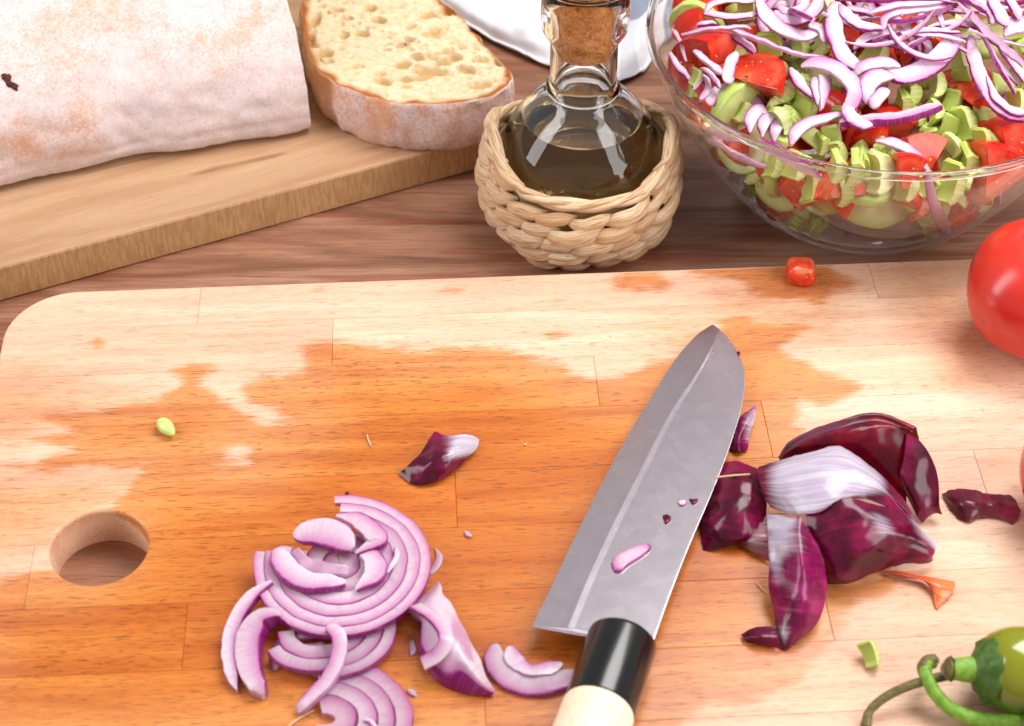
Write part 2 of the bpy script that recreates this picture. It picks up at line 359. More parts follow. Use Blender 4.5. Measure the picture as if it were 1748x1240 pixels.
def mat_skin(name='onion_skin', mauve='#c2b2cc', dark='#4c0826', mid='#90164c', pale='#dcd7e2', red=0.3):
    m = M(name); p = m.attr('pale'); u = m.attr('uu'); vv = m.attr('vv'); v = m.obj()
    ln = m.noise(m.n('ShaderNodeCombineXYZ', {0: m.math('MULTIPLY', u, 26.0), 1: m.math('MULTIPLY', vv, 1.2), 2: m.math('MULTIPLY', m.rnd(), 30.0)}).outputs[0], 1, 3, 0.6)
    big = m.noise(v, 0.9, 3)
    c = m.mix(m.step(m.math('ADD', m.math('MULTIPLY', big, 0.8), m.math('MULTIPLY', ln, 0.3)), 0.42, 0.75), C(dark), C(mid))
    pf = m.step(m.math('ADD', p, m.math('MULTIPLY', m.math('SUBTRACT', ln, 0.5), 0.5)), 0.24, 0.85)
    pc = m.mix(m.step(ln, 0.35, 0.65), C(mauve), C(pale)); c = m.mix(pf, c, pc)
    m.set(Base_Color=c, Roughness=0.19, Normal=m.bump(ln, 0.10, 0.012))
    tl = m.n('ShaderNodeBsdfTranslucent', {'Color': m.mix(pf, C('#c01440') if mauve == '#c2b2cc' else C('#d04a18'), C('#c088a8') if mauve == '#c2b2cc' else C('#e08040'))})
    mx = m.n('ShaderNodeMixShader', {0: red, 1: m.b.outputs[0], 2: tl.outputs[0]}); m.t.links.new(mx.outputs[0], m.out.inputs['Surface']); return m

def mat_celery():
    m = M('celery'); a = m.attr('rad'); e = m.attr('end'); v = m.rvec(m.obj()); n = m.noise(v, 2.5, 3)
    side = m.mix(m.step(m.noise(m.mul(v, (7, 7, 0.4)), 1, 2), 0.4, 0.65), C('#8fae2c'), C('#bcd060')); side = m.mix(m.math('MULTIPLY', m.step(m.attr('rib'), 0.4, 1.0), 0.7), side, C('#d3dd92')); side = m.mix(a, C('#aebf58'), side)
    st = m.step(m.attr('rib'), 0.3, 0.9)
    en = m.ramp(a, [(0.0, '#cfd684'), (0.4, '#d8de9a'), (0.8, '#b9cc62'), (1.0, '#8fb02e')]); en = m.mix(m.math('MULTIPLY', st, 0.5), en, C('#efefd8'))
    c = m.mix(e, side, en); c = m.mix(m.math('MULTIPLY', n, 0.25), c, C('#c2c46a'))
    c = m.mix(m.step(m.rnd(), .35, 1.0, 0, .45), m.val(c, m.step(m.rnd(), 0, 1, 0.9, 1.06)), C('#d8d8a0'))
    m.set(Base_Color=c, Roughness=0.3, Subsurface_Weight=0.3, Subsurface_Radius=(0.003, 0.003, 0.0012), Subsurface_Scale=1.0, Normal=m.bump(n, 0.2, 0.03)); return m

def mat_tomato_flesh():
    m = M('tomato_flesh'); a = m.attr('rad'); e = m.attr('end'); v = m.rvec(m.obj()); n = m.noise(v, 1.8, 4, 0.6)
    fl = m.ramp(m.math('ADD', a, m.math('MULTIPLY', m.math('SUBTRACT', n, 0.5), 0.5)), [(0.0, '#e08a5c'), (0.3, '#d84a2a'), (0.6, '#cf2f1a'), (0.85, '#de5232'), (1.0, '#c81e14')])
    sd = m.math('MULTIPLY', m.step(m.vor(m.mul(v, (1, 1, 1.6)), 2.3), 0.12, 0.17, 1, 0), m.math('MULTIPLY', m.step(a, .3, .4), m.step(a, .66, .76, 1, 0))); fl = m.mix(m.math('MULTIPLY', sd, .8), fl, C('#e8c878')); sk = m.mix(n, C('#c4180e'), C('#d42a16')); m.set(Base_Color=m.mix(e, sk, fl), Roughness=0.22, Subsurface_Weight=0.25, Subsurface_Radius=(0.005, 0.0015, 0.001), Subsurface_Scale=1.0, Normal=m.bump(n, 0.15, 0.05)); return m

def mat_tomato():
    m = M('tomato_skin'); v = m.obj(); n = m.noise(v, 0.35, 2); sp = m.step(m.vor(v, 4.5), 0.0, 0.10, 1, 0)
    c = m.mix(n, C('#c2141a'), C('#d63a26')); c = m.mix(m.math('MULTIPLY', sp, 0.5), c, C('#b83a22'))
    spot = m.attr('scar'); c = m.mix(spot, c, C('#7e2418'))
    m.set(Base_Color=c, Roughness=m.step(n, .3, .7, .19, .28), Subsurface_Weight=0.15, Subsurface_Radius=(0.006, 0.001, 0.001), Subsurface_Scale=1.0, Coat_Weight=0.2, Coat_Roughness=0.25); return m

def mat_cucumber():
    m = M('cucumber'); a = m.attr('rad'); v = m.rvec(m.obj()); n = m.noise(v, 1.6, 4)
    c = m.ramp(m.math('ADD', a, m.math('MULTIPLY', m.math('SUBTRACT', n, 0.5), 0.25)), [(0.0, '#cfc98a'), (0.5, '#d6d597'), (0.82, '#c9d488'), (0.93, '#a9bf5e'), (1.0, '#b9cc70')])
    m.set(Base_Color=c, Roughness=0.3, Subsurface_Weight=0.3, Subsurface_Radius=(0.004, 0.004, 0.0015), Subsurface_Scale=1.0); return m

def mat_pepper():
    m = M('pepper_skin'); v = m.obj(); g = m.attr('ripe'); n = m.noise(v, 0.8, 3)
    c = m.mix(m.step(m.math('ADD', g, m.math('MULTIPLY', m.math('SUBTRACT', n, .5), 0.5)), 0.1, 0.9), C('#3f6a0c'), C('#7a7d10')); m.set(Base_Color=c, Roughness=0.16, Coat_Weight=0.4, Coat_Roughness=0.06); return m

def mat_stem(name, a, b):
    m = M(name); v = m.obj(); n = m.noise(m.mul(v, (4, 4, 4)), 1, 4, 0.65); m.set(Base_Color=m.ramp(n, [(0.35, a), (0.65, b)]), Roughness=0.5, Normal=m.bump(n, 0.4, 0.03)); return m

def mat_cloth():
    m = M('towel_cloth'); u = m.attr('uu'); vv = m.attr('vv')
    s = m.math('MULTIPLY', m.step(u, 0.60, 0.605), m.step(u, 0.665, 0.67, 1, 0)); s2 = m.math('MULTIPLY', m.step(u, 0.80, 0.805), m.step(u, 0.87, 0.875, 1, 0))
    s3 = m.math('MULTIPLY', m.math('MULTIPLY', m.step(vv, 0.50, 0.505), m.step(vv, 0.64, 0.645, 1, 0)), m.step(u, .60, .61))
    st = m.math('ADD', m.math('MULTIPLY', m.math('MAXIMUM', m.math('MULTIPLY', s, .35), m.math('MAXIMUM', s2, s3)), 0.8), 0.0, True)
    wv = m.noise(m.n('ShaderNodeCombineXYZ', {0: m.math('MULTIPLY', u, 240.0), 1: m.math('MULTIPLY', vv, 120.0)}).outputs[0], 1, 1)
    m.set(Base_Color=m.mix(st, m.mix(wv, C('#dcdbe0'), C('#e9e9ec')), C('#5a6480')), Roughness=0.9, Normal=m.bump(wv, 0.3, 0.02)); return m

TABLE, BEECH, MAPLE, CRUST, CRUST2, CRUMB, CORK, WICKER = mat_table(), mat_beech(), mat_maple(), mat_crust(), mat_crust(0.64, 'slice_crust'), mat_crumb(), mat_cork(), mat_wicker()
GLASS, OIL, BOWL, STEEL, HANDLE = mat_glass(), mat_oil(), mat_bowl(), mat_steel(), mat_handle()
BLACK = mat_plain('black_horn', '#0b0a0b', 0.24, 0.25)
ONION, ONION_CLEAR = mat_onion(), mat_onion('red_onion_sheer', 0.35)
SKIN = mat_skin(); SKIN_MAG = mat_skin('onion_skin_bright', dark='#6a0a3c', mid='#b02472', red=.3); SKIN_RED = mat_skin('onion_skin_inside', '#c2b2cc', '#520820', '#94102c', '#b87098', 0.45); SKIN_DRY = mat_skin('onion_skin_dry', '#c2b2cc', '#5c1a30', '#9c3e54', '#d8b8b0', 0.25)
CELERY, TFLESH, TOMATO, CUKE, PEPPER, CLOTH = mat_celery(), mat_tomato_flesh(), mat_tomato(), mat_cucumber(), mat_pepper(), mat_cloth()
STEM_G, STEM_B, CALYX = mat_stem('green_stem', '#5c8a1e', '#85ad3a'), mat_stem('brown_stem', '#4a4420', '#7a6a34'), mat_stem('calyx', '#30500f', '#466a1a')
CHAR = mat_dark('burnt_crust', '#5a2410', 0.8)
ROOT = mat_plain('onion_root', '#d8b48a', 0.6)

# ================================================================== the table
def box(x0, x1, y0, y1, z0, z1, b=0.05):
    V = [(x0, y0, z0), (x1, y0, z0), (x1, y1, z0), (x0, y1, z0), (x0, y0, z1 - b), (x1, y0, z1 - b), (x1, y1, z1 - b), (x0, y1, z1 - b),
         (x0 + b, y0 + b, z1), (x1 - b, y0 + b, z1), (x1 - b, y1 - b, z1), (x0 + b, y1 - b, z1)]
    Fc = [(3, 2, 1, 0), (8, 9, 10, 11)]
    for k in (0, 4):
        for i in range(4): j = (i + 1) % 4; Fc.append((k + i, k + j, k + 4 + j, k + 4 + i))
    return V, Fc

table = thing('table', None, None, (0, 0, 0)); tag(table, kind='structure')
for y0 in (-48.3, -38.3, -28.3, -18.3, -8.3, 1.7, 11.7, 21.7, 31.7, 41.7, 51.7):
    V, Fc = box(-58, 66, y0 + 0.008, y0 + 9.992, -2.4, 0.0, 0.03)
    obj('plank', V, Fc, TABLE, table, smooth=False)

def local_obj(name, V, Fc, mat, parent, **kw):
    attrs = kw.pop('attrs', None); mi = kw.pop('mi', None); sm = kw.pop('smooth', True)
    o = bpy.data.objects.new(name, raw(name, V, Fc, mat, sm, attrs, mi)); COL.objects.link(o); o.parent = parent
    return tag(o, **kw)

# ================================================================== wet beech cutting board, glued up from staves
BA = math.radians(3.2); BU = np.array([math.cos(BA), math.sin(BA), 0]); BV = np.array([-BU[1], BU[0], 0]); BO = np.array([-22.58, 4.60, BZ])
def BL(px, py):
    q = P(px, py, BZ) - BO; return np.array([q @ BU, q @ BV])
board = thing('cutting_board', 'large beech cutting board with finger hole and wet orange patch', 'cutting board', BO)
board.rotation_euler = (0, 0, BA)
WETPOLY = [[(-40, 782), (37, 790), (67, 793), (80, 778), (120, 768), (95, 762), (30, 756), (62, 742), (110, 734), (50, 722), (52, 712), (120, 702), (200, 690), (270, 674), (300, 661), (305, 646), (290, 634), (330, 616), (370, 628), (352, 645),
    (346, 660), (390, 684), (425, 706), (450, 722), (492, 716), (470, 700), (430, 694), (405, 672), (416, 655), (455, 641), (515, 632), (511, 594), (545, 580), (590, 576), (640, 588), (700, 594), (760, 590), (840, 592), (900, 608), (960, 622), (1010, 640), (1060, 648), (1078, 632), (1110, 613), (1160, 605),
    (1215, 590), (1225, 545), (1260, 536), (1340, 552), (1400, 548), (1355, 578), (1338, 594), (1360, 612), (1394, 628), (1444, 640), (1477, 656), (1470, 671), (1438, 686), (1404, 695), (1370, 688), (1365, 712), (1362, 725), (1382, 738), (1430, 790), (1500, 900), (1530, 980), (1540, 1000), (1529, 1020), (1468, 1032), (1445, 1060), (1424, 1095), (1384, 1147), (1362, 1176), (1290, 1200), (1220, 1200), (1170, 1230), (1140, 1300), (-100, 1300), (-90, 1000), (120, 965), (190, 860), (240, 800), (60, 812), (-40, 800)],
    [(1170, 470), (1180, 452), (1240, 446), (1400, 440), (1432, 464), (1477, 490), (1419, 508), (1402, 528), (1350, 516), (1266, 506), (1275, 490), (1240, 478)],
    [(1040, 482), (1060, 464), (1120, 460), (1152, 480), (1140, 496), (1090, 500), (1050, 494)],
    [(925, 572), (945, 564), (975, 574), (965, 584), (940, 582)], [(748, 495), (765, 489), (790, 496), (768, 502)], [(530, 496), (550, 493), (562, 498), (545, 500)], [(155, 575), (170, 570), (180, 585), (165, 600)], [(905, 510), (940, 508), (960, 514), (930, 516)], [(1075, 575), (1110, 558), (1150, 562), (1130, 575)]]
DRY = [[(380, 790), (400, 766), (425, 768), (420, 788)], [(440, 712), (470, 702), (492, 714), (470, 722)]]
DAMP = [[(-60, 800), (60, 812), (250, 800), (190, 860), (130, 900), (60, 935), (-60, 950)], [(-60, 640), (60, 650), (200, 690), (30, 756), (-60, 770)], [(1230, 500), (1420, 525), (1400, 560), (1230, 548)], [(1160, 600), (1100, 560), (1200, 545), (1230, 560), (1230, 600)], [(1560, 470), (1720, 560), (1640, 640), (1560, 560)], [(1500, 960), (1600, 990), (1650, 1010), (1590, 1030), (1520, 1010)]]
def poly_sd(pts, polys):
    best = np.full(len(pts), -1e9)
    for poly in polys:
        q = np.array([BL(*c) for c in poly]); d = np.full(len(pts), 1e9); ins = np.zeros(len(pts), bool)
        for a, b in zip(q, np.roll(q, -1, 0)):
            e = b - a; w = pts - a; t = np.clip((w @ e) / max(e @ e, 1e-9), 0, 1); d = np.minimum(d, np.hypot(*(w - t[:, None] * e).T))
            c = (a[1] > pts[:, 1]) != (b[1] > pts[:, 1]); x = a[0] + (pts[:, 1] - a[1]) / (b[1] - a[1] if abs(b[1] - a[1]) > 1e-9 else 1e-9) * e[0]
            ins ^= c & (pts[:, 0] < x)
        best = np.maximum(best, np.where(ins, d, -d))
    return best

def cutter_obj(V, Fc):
    o = bpy.data.objects.new('cutter', raw('cutter', V, Fc, BEECH, False)); COL.objects.link(o); return o
hole_c = BL(169, 934)
hV, hF = lathe([(1.9, -3.0), (1.9, -0.16), (1.92, -0.08), (1.97, -0.02), (2.06, 0.03), (2.2, 0.2)], (hole_c[0], hole_c[1], 0), 96)
hole_cut = cutter_obj(hV, hF)
def round_outline(x0, x1, y0, y1, r, n=12):
    out = []
    for cx, cy, a0 in ((x1 - r, y1 - r, 0), (x0 + r, y1 - r, 90), (x0 + r, y0 + r, 180), (x1 - r, y0 + r, 270)):
        for k in range(n + 1): a = math.radians(a0 + 90 * k / n); out.append((cx + r * math.cos(a), cy + r * math.sin(a)))
    return np.array(out)
ol = round_outline(0, 52, -31, 0, 3.0); cen = ol.mean(0)
def inset(p, d):
    t = unit(np.roll(p, -1, 0) - np.roll(p, 1, 0)); return p + np.c_[-t[:, 1], t[:, 0]] * d
lay = [(0.12, -BZ + 0.0), (0.0, -BZ + 0.12), (0.0, -0.16), (0.03, -0.07), (0.10, -0.015), (0.2, 0.003), (0.22, 0.05)]
oV = np.vstack([np.c_[inset(ol, d), np.full(len(ol), z)] for d, z in lay]); k = len(ol)
oF = grid_faces(len(lay), k, True) + [tuple(range(k))[::-1], tuple(range((len(lay) - 1) * k, len(lay) * k))]
out_cut = cutter_obj(oV, oF)
def bool_mesh(o, cut, op):
    md = o.modifiers.new('b', 'BOOLEAN'); md.operation = op; md.object = cut; md.solver = 'EXACT'
    bpy.context.view_layer.update(); me = bpy.data.meshes.new_from_object(o.evaluated_get(bpy.context.evaluated_depsgraph_get()))
    o.modifiers.clear(); o.data = me
rows = [0.3, -2.52, -5.6, -8.72, -12.1, -15.17, -18.42, -21.6, -24.8, -28.0, -31.3]
cuts = [[8.5, 39.0], [14.5, 46.0], [25.85, 48.0], [32.7], [19.6, 41.0], [3.0, 36.5], [9.2, 33.5], [20.3, 44.0], [12.0, 38.0], [27.0]]
for r in range(10):
    xs = [-0.4, *cuts[r], 52.4]
    for x0, x1 in zip(xs[:-1], xs[1:]):
        g = 0.006; a0, a1, b0, b1 = x0 + g, x1 - g, rows[r + 1] + 0.003, rows[r] - 0.003
        nx, ny = max(2, int((a1 - a0) / 0.28)), max(2, int((b1 - b0) / 0.26)); e = 0.018
        X = np.r_[a0, np.linspace(a0 + e, a1 - e, nx), a1]; Y = np.r_[b0, np.linspace(b0 + e, b1 - e, ny), b1]
        G = np.array([[(x, y, 0.0 if (0 < i < len(X) - 1 and 0 < j < len(Y) - 1) else -e * .8) for j, y in enumerate(Y)] for i, x in enumerate(X)])
        nX, nY = len(X), len(Y); V = G.reshape(-1, 3).tolist(); Fc = grid_faces(nX, nY)
        rim = [i * nY for i in range(nX)] + [(nX - 1) * nY + j for j in range(1, nY)] + [i * nY + nY - 1 for i in range(nX - 2, -1, -1)] + [j for j in range(nY - 2, 0, -1)]
        base = len(V)
        for q in rim: V.append((V[q][0], V[q][1], -BZ + 0.001))
        for i in range(len(rim)): j = (i + 1) % len(rim); Fc.append((rim[i], base + i, base + j, rim[j]))
        Fc.append(tuple(range(base, base + len(rim)))[::-1])
        o = bpy.data.objects.new('stave', raw('stave', V, [f[::-1] if n < (nX - 1) * (nY - 1) and False else f for n, f in enumerate(Fc)], BEECH, False)); COL.objects.link(o)
        bm = bmesh.new(); bm.from_mesh(o.data); bmesh.ops.recalc_face_normals(bm, faces=bm.faces); bm.to_mesh(o.data); bm.free()
        if r in (0, 1, 9) or x0 < 0 or x1 > 52: bool_mesh(o, out_cut, 'INTERSECT')
        if a0 < hole_c[0] + 2.2 and a1 > hole_c[0] - 2.2 and b0 < hole_c[1] + 2.2 and b1 > hole_c[1] - 2.2: bool_mesh(o, hole_cut, 'DIFFERENCE')
        me = o.data; co = np.empty(len(me.vertices) * 3, np.float32); me.vertices.foreach_get('co', co); co = co.reshape(-1, 3) / S
        w = poly_sd(co[:, :2], WETPOLY); w = np.minimum(w, -poly_sd(co[:, :2], DRY))
        dm = poly_sd(co[:, :2], DAMP)
        w = np.where(co[:, 2] < -0.3, -3, w); dm = np.where(co[:, 2] < -0.3, -5, dm)
        for nm, val in (('wet', w), ('damp', dm)):
            a = me.attributes.new(nm, 'FLOAT', 'POINT'); a.data.foreach_set('value', val.astype(np.float32))
        o.parent = board
for c in (hole_cut, out_cut): bpy.data.objects.remove(c)

# ================================================================== bread board
q0, q1 = P(0, 456, 2.0), P(695, 268, 2.0); EA = math.atan2(q1[1] - q0[1], q1[0] - q0[0]); EU = np.array([math.cos(EA), math.sin(EA), 0]); EV = np.array([-EU[1], EU[0], 0])
bb = thing('bread_board', 'thick pale brown wooden board lying under the floured bread', 'board', (*q0[:2], 0)); bb.rotation_euler = (0, 0, EA)
x1 = np.linalg.norm(q1 - q0) + 4.6
ol2 = inset(round_outline(-16, x1, 0, 21, 0.8, 6), 0)
lay2 = [(0.1, 0.002), (0.0, 0.1), (0.0, 1.86), (0.05, 1.96), (0.14, 2.0)]
V = np.vstack([np.c_[inset(ol2, d), np.full(len(ol2), z)] for d, z in lay2]); k = len(ol2)
Fc = grid_faces(len(lay2), k, True) + [tuple(range(k))[::-1], tuple(range((len(lay2) - 1) * k, len(lay2) * k))]
me_o = local_obj('slab', V, Fc, MAPLE, bb, smooth=False)

# ================================================================== floured loaf
l0, l1 = P(530, 226, 2.0), P(75, 313, 2.0); lx = unit(l1 - l0); ly = np.array([lx[1], -lx[0], 0]); ly = ly if ly[1] > 0 else -ly
prof = crom([(0.5, 0.02), (-0.05, 0.35), (-0.25, 1.2), (-0.1, 2.4), (0.5, 3.9), (1.8, 5.3), (3.8, 6.3), (6.5, 6.8), (9.3, 6.4), (11.6, 5.0), (12.6, 2.8), (12.3, 0.8), (11.6, 0.02)], 64)
nl = 110; tt = np.linspace(0, 1, nl); Lg = 34.0
V = []; low = []
for t in tt:
    s = t * Lg; k = 1 + 0.02 * math.sin(s * 0.5) + 0.015 * math.sin(s * 1.3); bow = 0.25 * math.sin(s * 0.17)
    end = 1 - max(0, (s - 28) / 6.0) ** 2.2 * 0.85
    for d, z in prof: V.append(l0 + lx * s + ly * (6 + (d - 6) * k * max(end, .1) + bow) + np.array([0, 0, z * k * max(end, .25)])); low.append(z)
V = np.array(V); low = np.array(low)
Nn = V.reshape(nl, 64, 3); Nn = unit(np.cross(np.gradient(Nn, axis=0), np.gradient(Nn, axis=1))).reshape(-1, 3)
dsp = fbm(V, 0.3, 2) * 0.22 + fbm(V, 1.6, 4) * 0.11 - np.abs(fbm(V * [1, 1, .6], 1.1, 3)) * .10 + fbm(V, 4.0, 3) * 0.05
crease = np.exp(-((low - 1.15 - 0.25 * fbm(V, 0.3, 2)) / 0.10) ** 2) * 0.13
up = (low > 0.1); sgn = np.sign((Nn * (V - V.mean(0))).sum(1)); sgn = 1 if sgn.mean() > 0 else -1
V = V + Nn * sgn * ((dsp - crease) * up * np.clip(.35 + low / 3.0, 0, 1))[:, None]; V[:, 2] = np.maximum(V[:, 2], 2.01)
loaf = thing('bread_loaf', 'big flour-dusted loaf of bread with a burnt pit', 'bread', (*(l0 + lx * 8 + ly * 6)[:2], 2.0))
n1 = grid_faces(nl, 64, True)
def loaf_toast(V):
    t = np.zeros(len(V))
    for x, y, h, r, a in ((190, 240, 2.0, 2.2, 1), (60, 255, 1.8, 1.6, .9), (20, 190, 3.4, 1.2, .5), (440, 185, 2.2, 1.6, .9), (500, 120, 4, 1.0, .6), (330, 215, 2.2, 1.0, .8), (240, 40, 6, 1.6, .3), (100, 90, 5, 1.5, .3)):
        t = np.maximum(t, a * np.exp(-(np.linalg.norm(V - P(x, y, 2 + h), axis=1) / r) ** 2))
    return t
obj('crust', V, n1 + [tuple(range((nl - 1) * 64, nl * 64))], CRUST, loaf, attrs={'low': np.clip(1.6 - low / 1.1, 0, 1), 'toast': loaf_toast(V)})
ring = V[:64]; cc = ring.mean(0); fr = np.linspace(1, 0.02, 22); Vc = np.vstack([cc + (ring - cc) * f + lx * (0.02 + 0.0) for f in fr])
Vc += -lx * (fbm(Vc, 1.5, 3) * 0.1 * (np.repeat(fr, 64) < .97))[:, None]
obj('crumb', Vc, grid_faces(22, 64, True), CRUMB, loaf, attrs={'pit': np.clip(fbm(Vc, 1.5, 3), 0, 1), 'edge': np.repeat(np.clip((fr - .95) / .05, 0, 1), 64)})
# burnt pit at the left of the loaf
from mathutils.bvhtree import BVHTree
loaf_tree = BVHTree.FromPolygons([tuple(v) for v in V], n1)
def on_loaf(px, py):
    d = P(px, py, 0) - CAMP; h = loaf_tree.ray_cast(Vector(CAMP), Vector(d).normalized()); return np.array(h[0]) if h[0] else None
pts = [on_loaf(*c) for c in ((10, 126), (12, 136), (16, 144), (22, 147), (26, 149), (29, 154))]
if all(p is not None for p in pts):
    Vt, Ft = tube(crom(pts, 22) + unit(np.random.default_rng(3).normal(size=(22, 3))) * 0.04, 0.16 * np.array([0.5, 1.3, 1.5, 1.3, 1.2, 1, .8, .7, .9, 1.1, 1, .8, .6, .6, .8, 1, 1.1, 1, .9, .7, .5, .3]), 10)
    obj('burnt_pit', Vt, Ft, CHAR, loaf)

# ================================================================== bread slice
zt = 4.75
sl = [(516, -4), (513, 30), (520, 70), (532, 108), (556, 132), (600, 155), (660, 172), (720, 180), (780, 178), (838, 166), (864, 152), (874, 134), (868, 116), (840, 90), (812, 58), (790, 32), (764, 8), (742, -8), (700, -28), (640, -46), (580, -40), (540, -22)]
so = np.array([P(x, y, zt)[:2] for x, y in sl]); so = crom(np.vstack([so, so[:1]]), 161)[:-1]
so = so + unit(so - so.mean(0)) * (fbm(np.c_[so, np.zeros(160)], 0.9, 3) * 0.16)[:, None]
sc_ = so.mean(0); slice_ = thing('bread_slice', 'thick slice of white bread lying cut face up beside the loaf', 'bread', (*sc_, 2.0))
lays = [(0.86, 2.0), (0.95, 2.02), (0.985, 2.25), (1.0, 2.8), (1.012, 3.4), (1.01, 4.0), (1.004, 4.45), (1.0, 4.68), (0.985, 4.75)]
Vs = np.vstack([np.c_[sc_ + (so - sc_) * f + np.array([0.0, 0.08]) * (z - 4.7), np.full(160, z)] for f, z in lays])
rr = unit(np.c_[Vs[:, :2] - sc_, np.zeros(len(Vs))]); Vs = Vs + rr * ((fbm(Vs, 0.7, 3) * 0.2 + fbm(Vs, 3, 3) * 0.04) * np.clip((4.7 - Vs[:, 2]) * 3, 0, 1) * (Vs[:, 2] > 2.01))[:, None]
obj('crust', Vs, grid_faces(len(lays), 160, True) + [tuple(range(160))[::-1]], CRUST2, slice_, attrs={'low': np.clip((3.9 - Vs[:, 2]) / 1.8, 0, .3)})
fr = np.r_[1.0, 0.985, 0.965, np.linspace(0.94, 0.01, 62)]
Vc = np.vstack([np.c_[sc_ + (so - sc_) * f * 0.986, np.full(160, zt)] for f in fr]); f_all = np.repeat(fr, 160)
holes = []
hr = np.random.default_rng(5)
for _ in range(260):
    a = hr.integers(0, 160); f = math.sqrt(hr.uniform(0, .93)); c = sc_ + (so[a] - sc_) * f; holes.append((c, hr.uniform(0.05, 0.15) if hr.random() < .80 else hr.uniform(0.16, 0.36), hr.uniform(-.6, .6), hr.uniform(1, 2.2)))
holes += [(P(735, 122, zt)[:2], 0.42, -0.15, 2.3), (P(620, 55, zt)[:2], 0.2, .3, 1.4), (P(560, 105, zt)[:2], .22, .5, 1.5), (P(700, 70, zt)[:2], .16, 0, 1.5), (P(750, 90, zt)[:2], .18, .3, 2), (P(535, 35, zt)[:2], .35, 1.3, 2), (P(528, 70, zt)[:2], .3, 1.4, 2), (P(650, 125, zt)[:2], .2, 0, 2)]
dz = np.zeros(len(Vc))
for c, r, an, el_ in holes:
    d = Vc[:, :2] - c; u_ = (d[:, 0] * math.cos(an) + d[:, 1] * math.sin(an)) / (r * el_); v_ = (-d[:, 0] * math.sin(an) + d[:, 1] * math.cos(an)) / r
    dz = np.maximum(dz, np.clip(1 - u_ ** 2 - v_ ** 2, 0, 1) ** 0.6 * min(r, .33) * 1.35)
Vc[:, 2] += -dz * (f_all < .985) + (fbm(Vc, 1.2, 3) * 0.07 + fbm(Vc, 5, 2) * 0.02) * (f_all < .96)
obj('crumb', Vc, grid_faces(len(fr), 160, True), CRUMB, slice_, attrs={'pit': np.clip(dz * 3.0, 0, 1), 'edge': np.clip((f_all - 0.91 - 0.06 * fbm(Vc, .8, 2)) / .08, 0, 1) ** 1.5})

# ================================================================== folded towel
def towel_net():
    pts = {}
    rows_ = [  # from the visible front edge back
        [(700, -45, 0.3), (752, 2, 0.35), (803, 41, 0.4), (850, 66, .45), (900, 90, .45), (935, 106, .4), (985, 122, .5), (1045, 138, .5), (1092, 122, .5), (1116, 92, .5), (1150, 60, .5), (1215, 40, .4), (1290, 20, .4)],
        [(705, -58, 0.8), (768, -12, 0.9), (820, 20, 1.1), (868, 42, 1.2), (918, 62, 1.2), (955, 70, 1.1), (1005, 82, 1.2), (1050, 92, 1.3), (1085, 78, 1.5), (1108, 52, 1.3), (1150, 20, .9), (1215, 0, .6), (1290, -20, .6)],
        [(720, -90, 0.8), (790, -52, .7), (840, -22, .8), (890, 0, 1.0), (930, 16, 1.2), (970, 25, 1.0), (1020, 30, .9), (1062, 35, 1.2), (1092, 30, 1.6), (1118, 8, 1.3), (1155, -20, .9), (1215, -45, .6), (1290, -60, .6)],
        [(740, -140, .6), (820, -110, .6), (870, -90, .7), (920, -70, .9), (955, -60, 1.0), (985, -55, .8), (1030, -50, .7), (1070, -45, 1.0), (1105, -45, 1.2), (1130, -50, 1.0), (1165, -70, .7), (1220, -95, .6), (1290, -110, .5)],
        [(780, -220, .4), (850, -200, .4), (900, -190, .4), (940, -180, .5), (970, -170, .5), (1000, -165, .4), (1040, -160, .4), (1080, -155, .5), (1110, -155, .6), (1140, -160, .5), (1175, -170, .4), (1225, -180, .4), (1290, -190, .4)]]
    return [[(x, y, z - BZ, 0) for x, y, z in r] for r in rows_]
def towel_sheet():
    K = np.array([[P(x, y, h + BZ) for x, y, h, _ in row] for row in towel_net()])
    G = crom(K, 60); G = np.transpose(crom(np.transpose(G, (1, 0, 2)), 120), (1, 0, 2)); G[..., 2] += fbm(G.reshape(-1, 3), 0.6, 3).reshape(60, 120) * 0.16; G[1:, :, 2] += 0.16 * np.sin(G[1:, :, 0] * 1.1 + G[1:, :, 1] * .9 + 2 * fbm(G[1:].reshape(-1, 3), .25, 2).reshape(59, 120))
    G[..., 2] = np.maximum(G[..., 2], 0.16)
    N = unit(np.cross(np.gradient(G, axis=1), np.gradient(G, axis=0))); B = G - N * 0.14; B[0, :, 2] = np.maximum(B[0, :, 2], .02); B[..., 2] = np.maximum(B[..., 2], .01); k = 7200
    V = np.vstack([G.reshape(-1, 3), B.reshape(-1, 3)]); Fc = grid_faces(60, 120) + grid_faces(60, 120, off=k, flip=True)
    rim = list(range(120)) + [i * 120 + 119 for i in range(1, 60)] + [59 * 120 + j for j in range(118, -1, -1)] + [i * 120 for i in range(58, 0, -1)]
    for a, b in zip(rim, rim[1:] + rim[:1]): Fc.append((b, a, a + k, b + k))
    uu, vv = np.meshgrid(np.linspace(0, 1, 120), np.linspace(0, 1, 60)); return V, Fc, {'uu': np.tile(uu.ravel(), 2), 'vv': np.tile(vv.ravel(), 2)}
V, Fc, at = towel_sheet()
obj('kitchen_towel', V, Fc, CLOTH, attrs=at, label='folded white cloth with grey blue stripes behind the oil bottle', cat='towel')

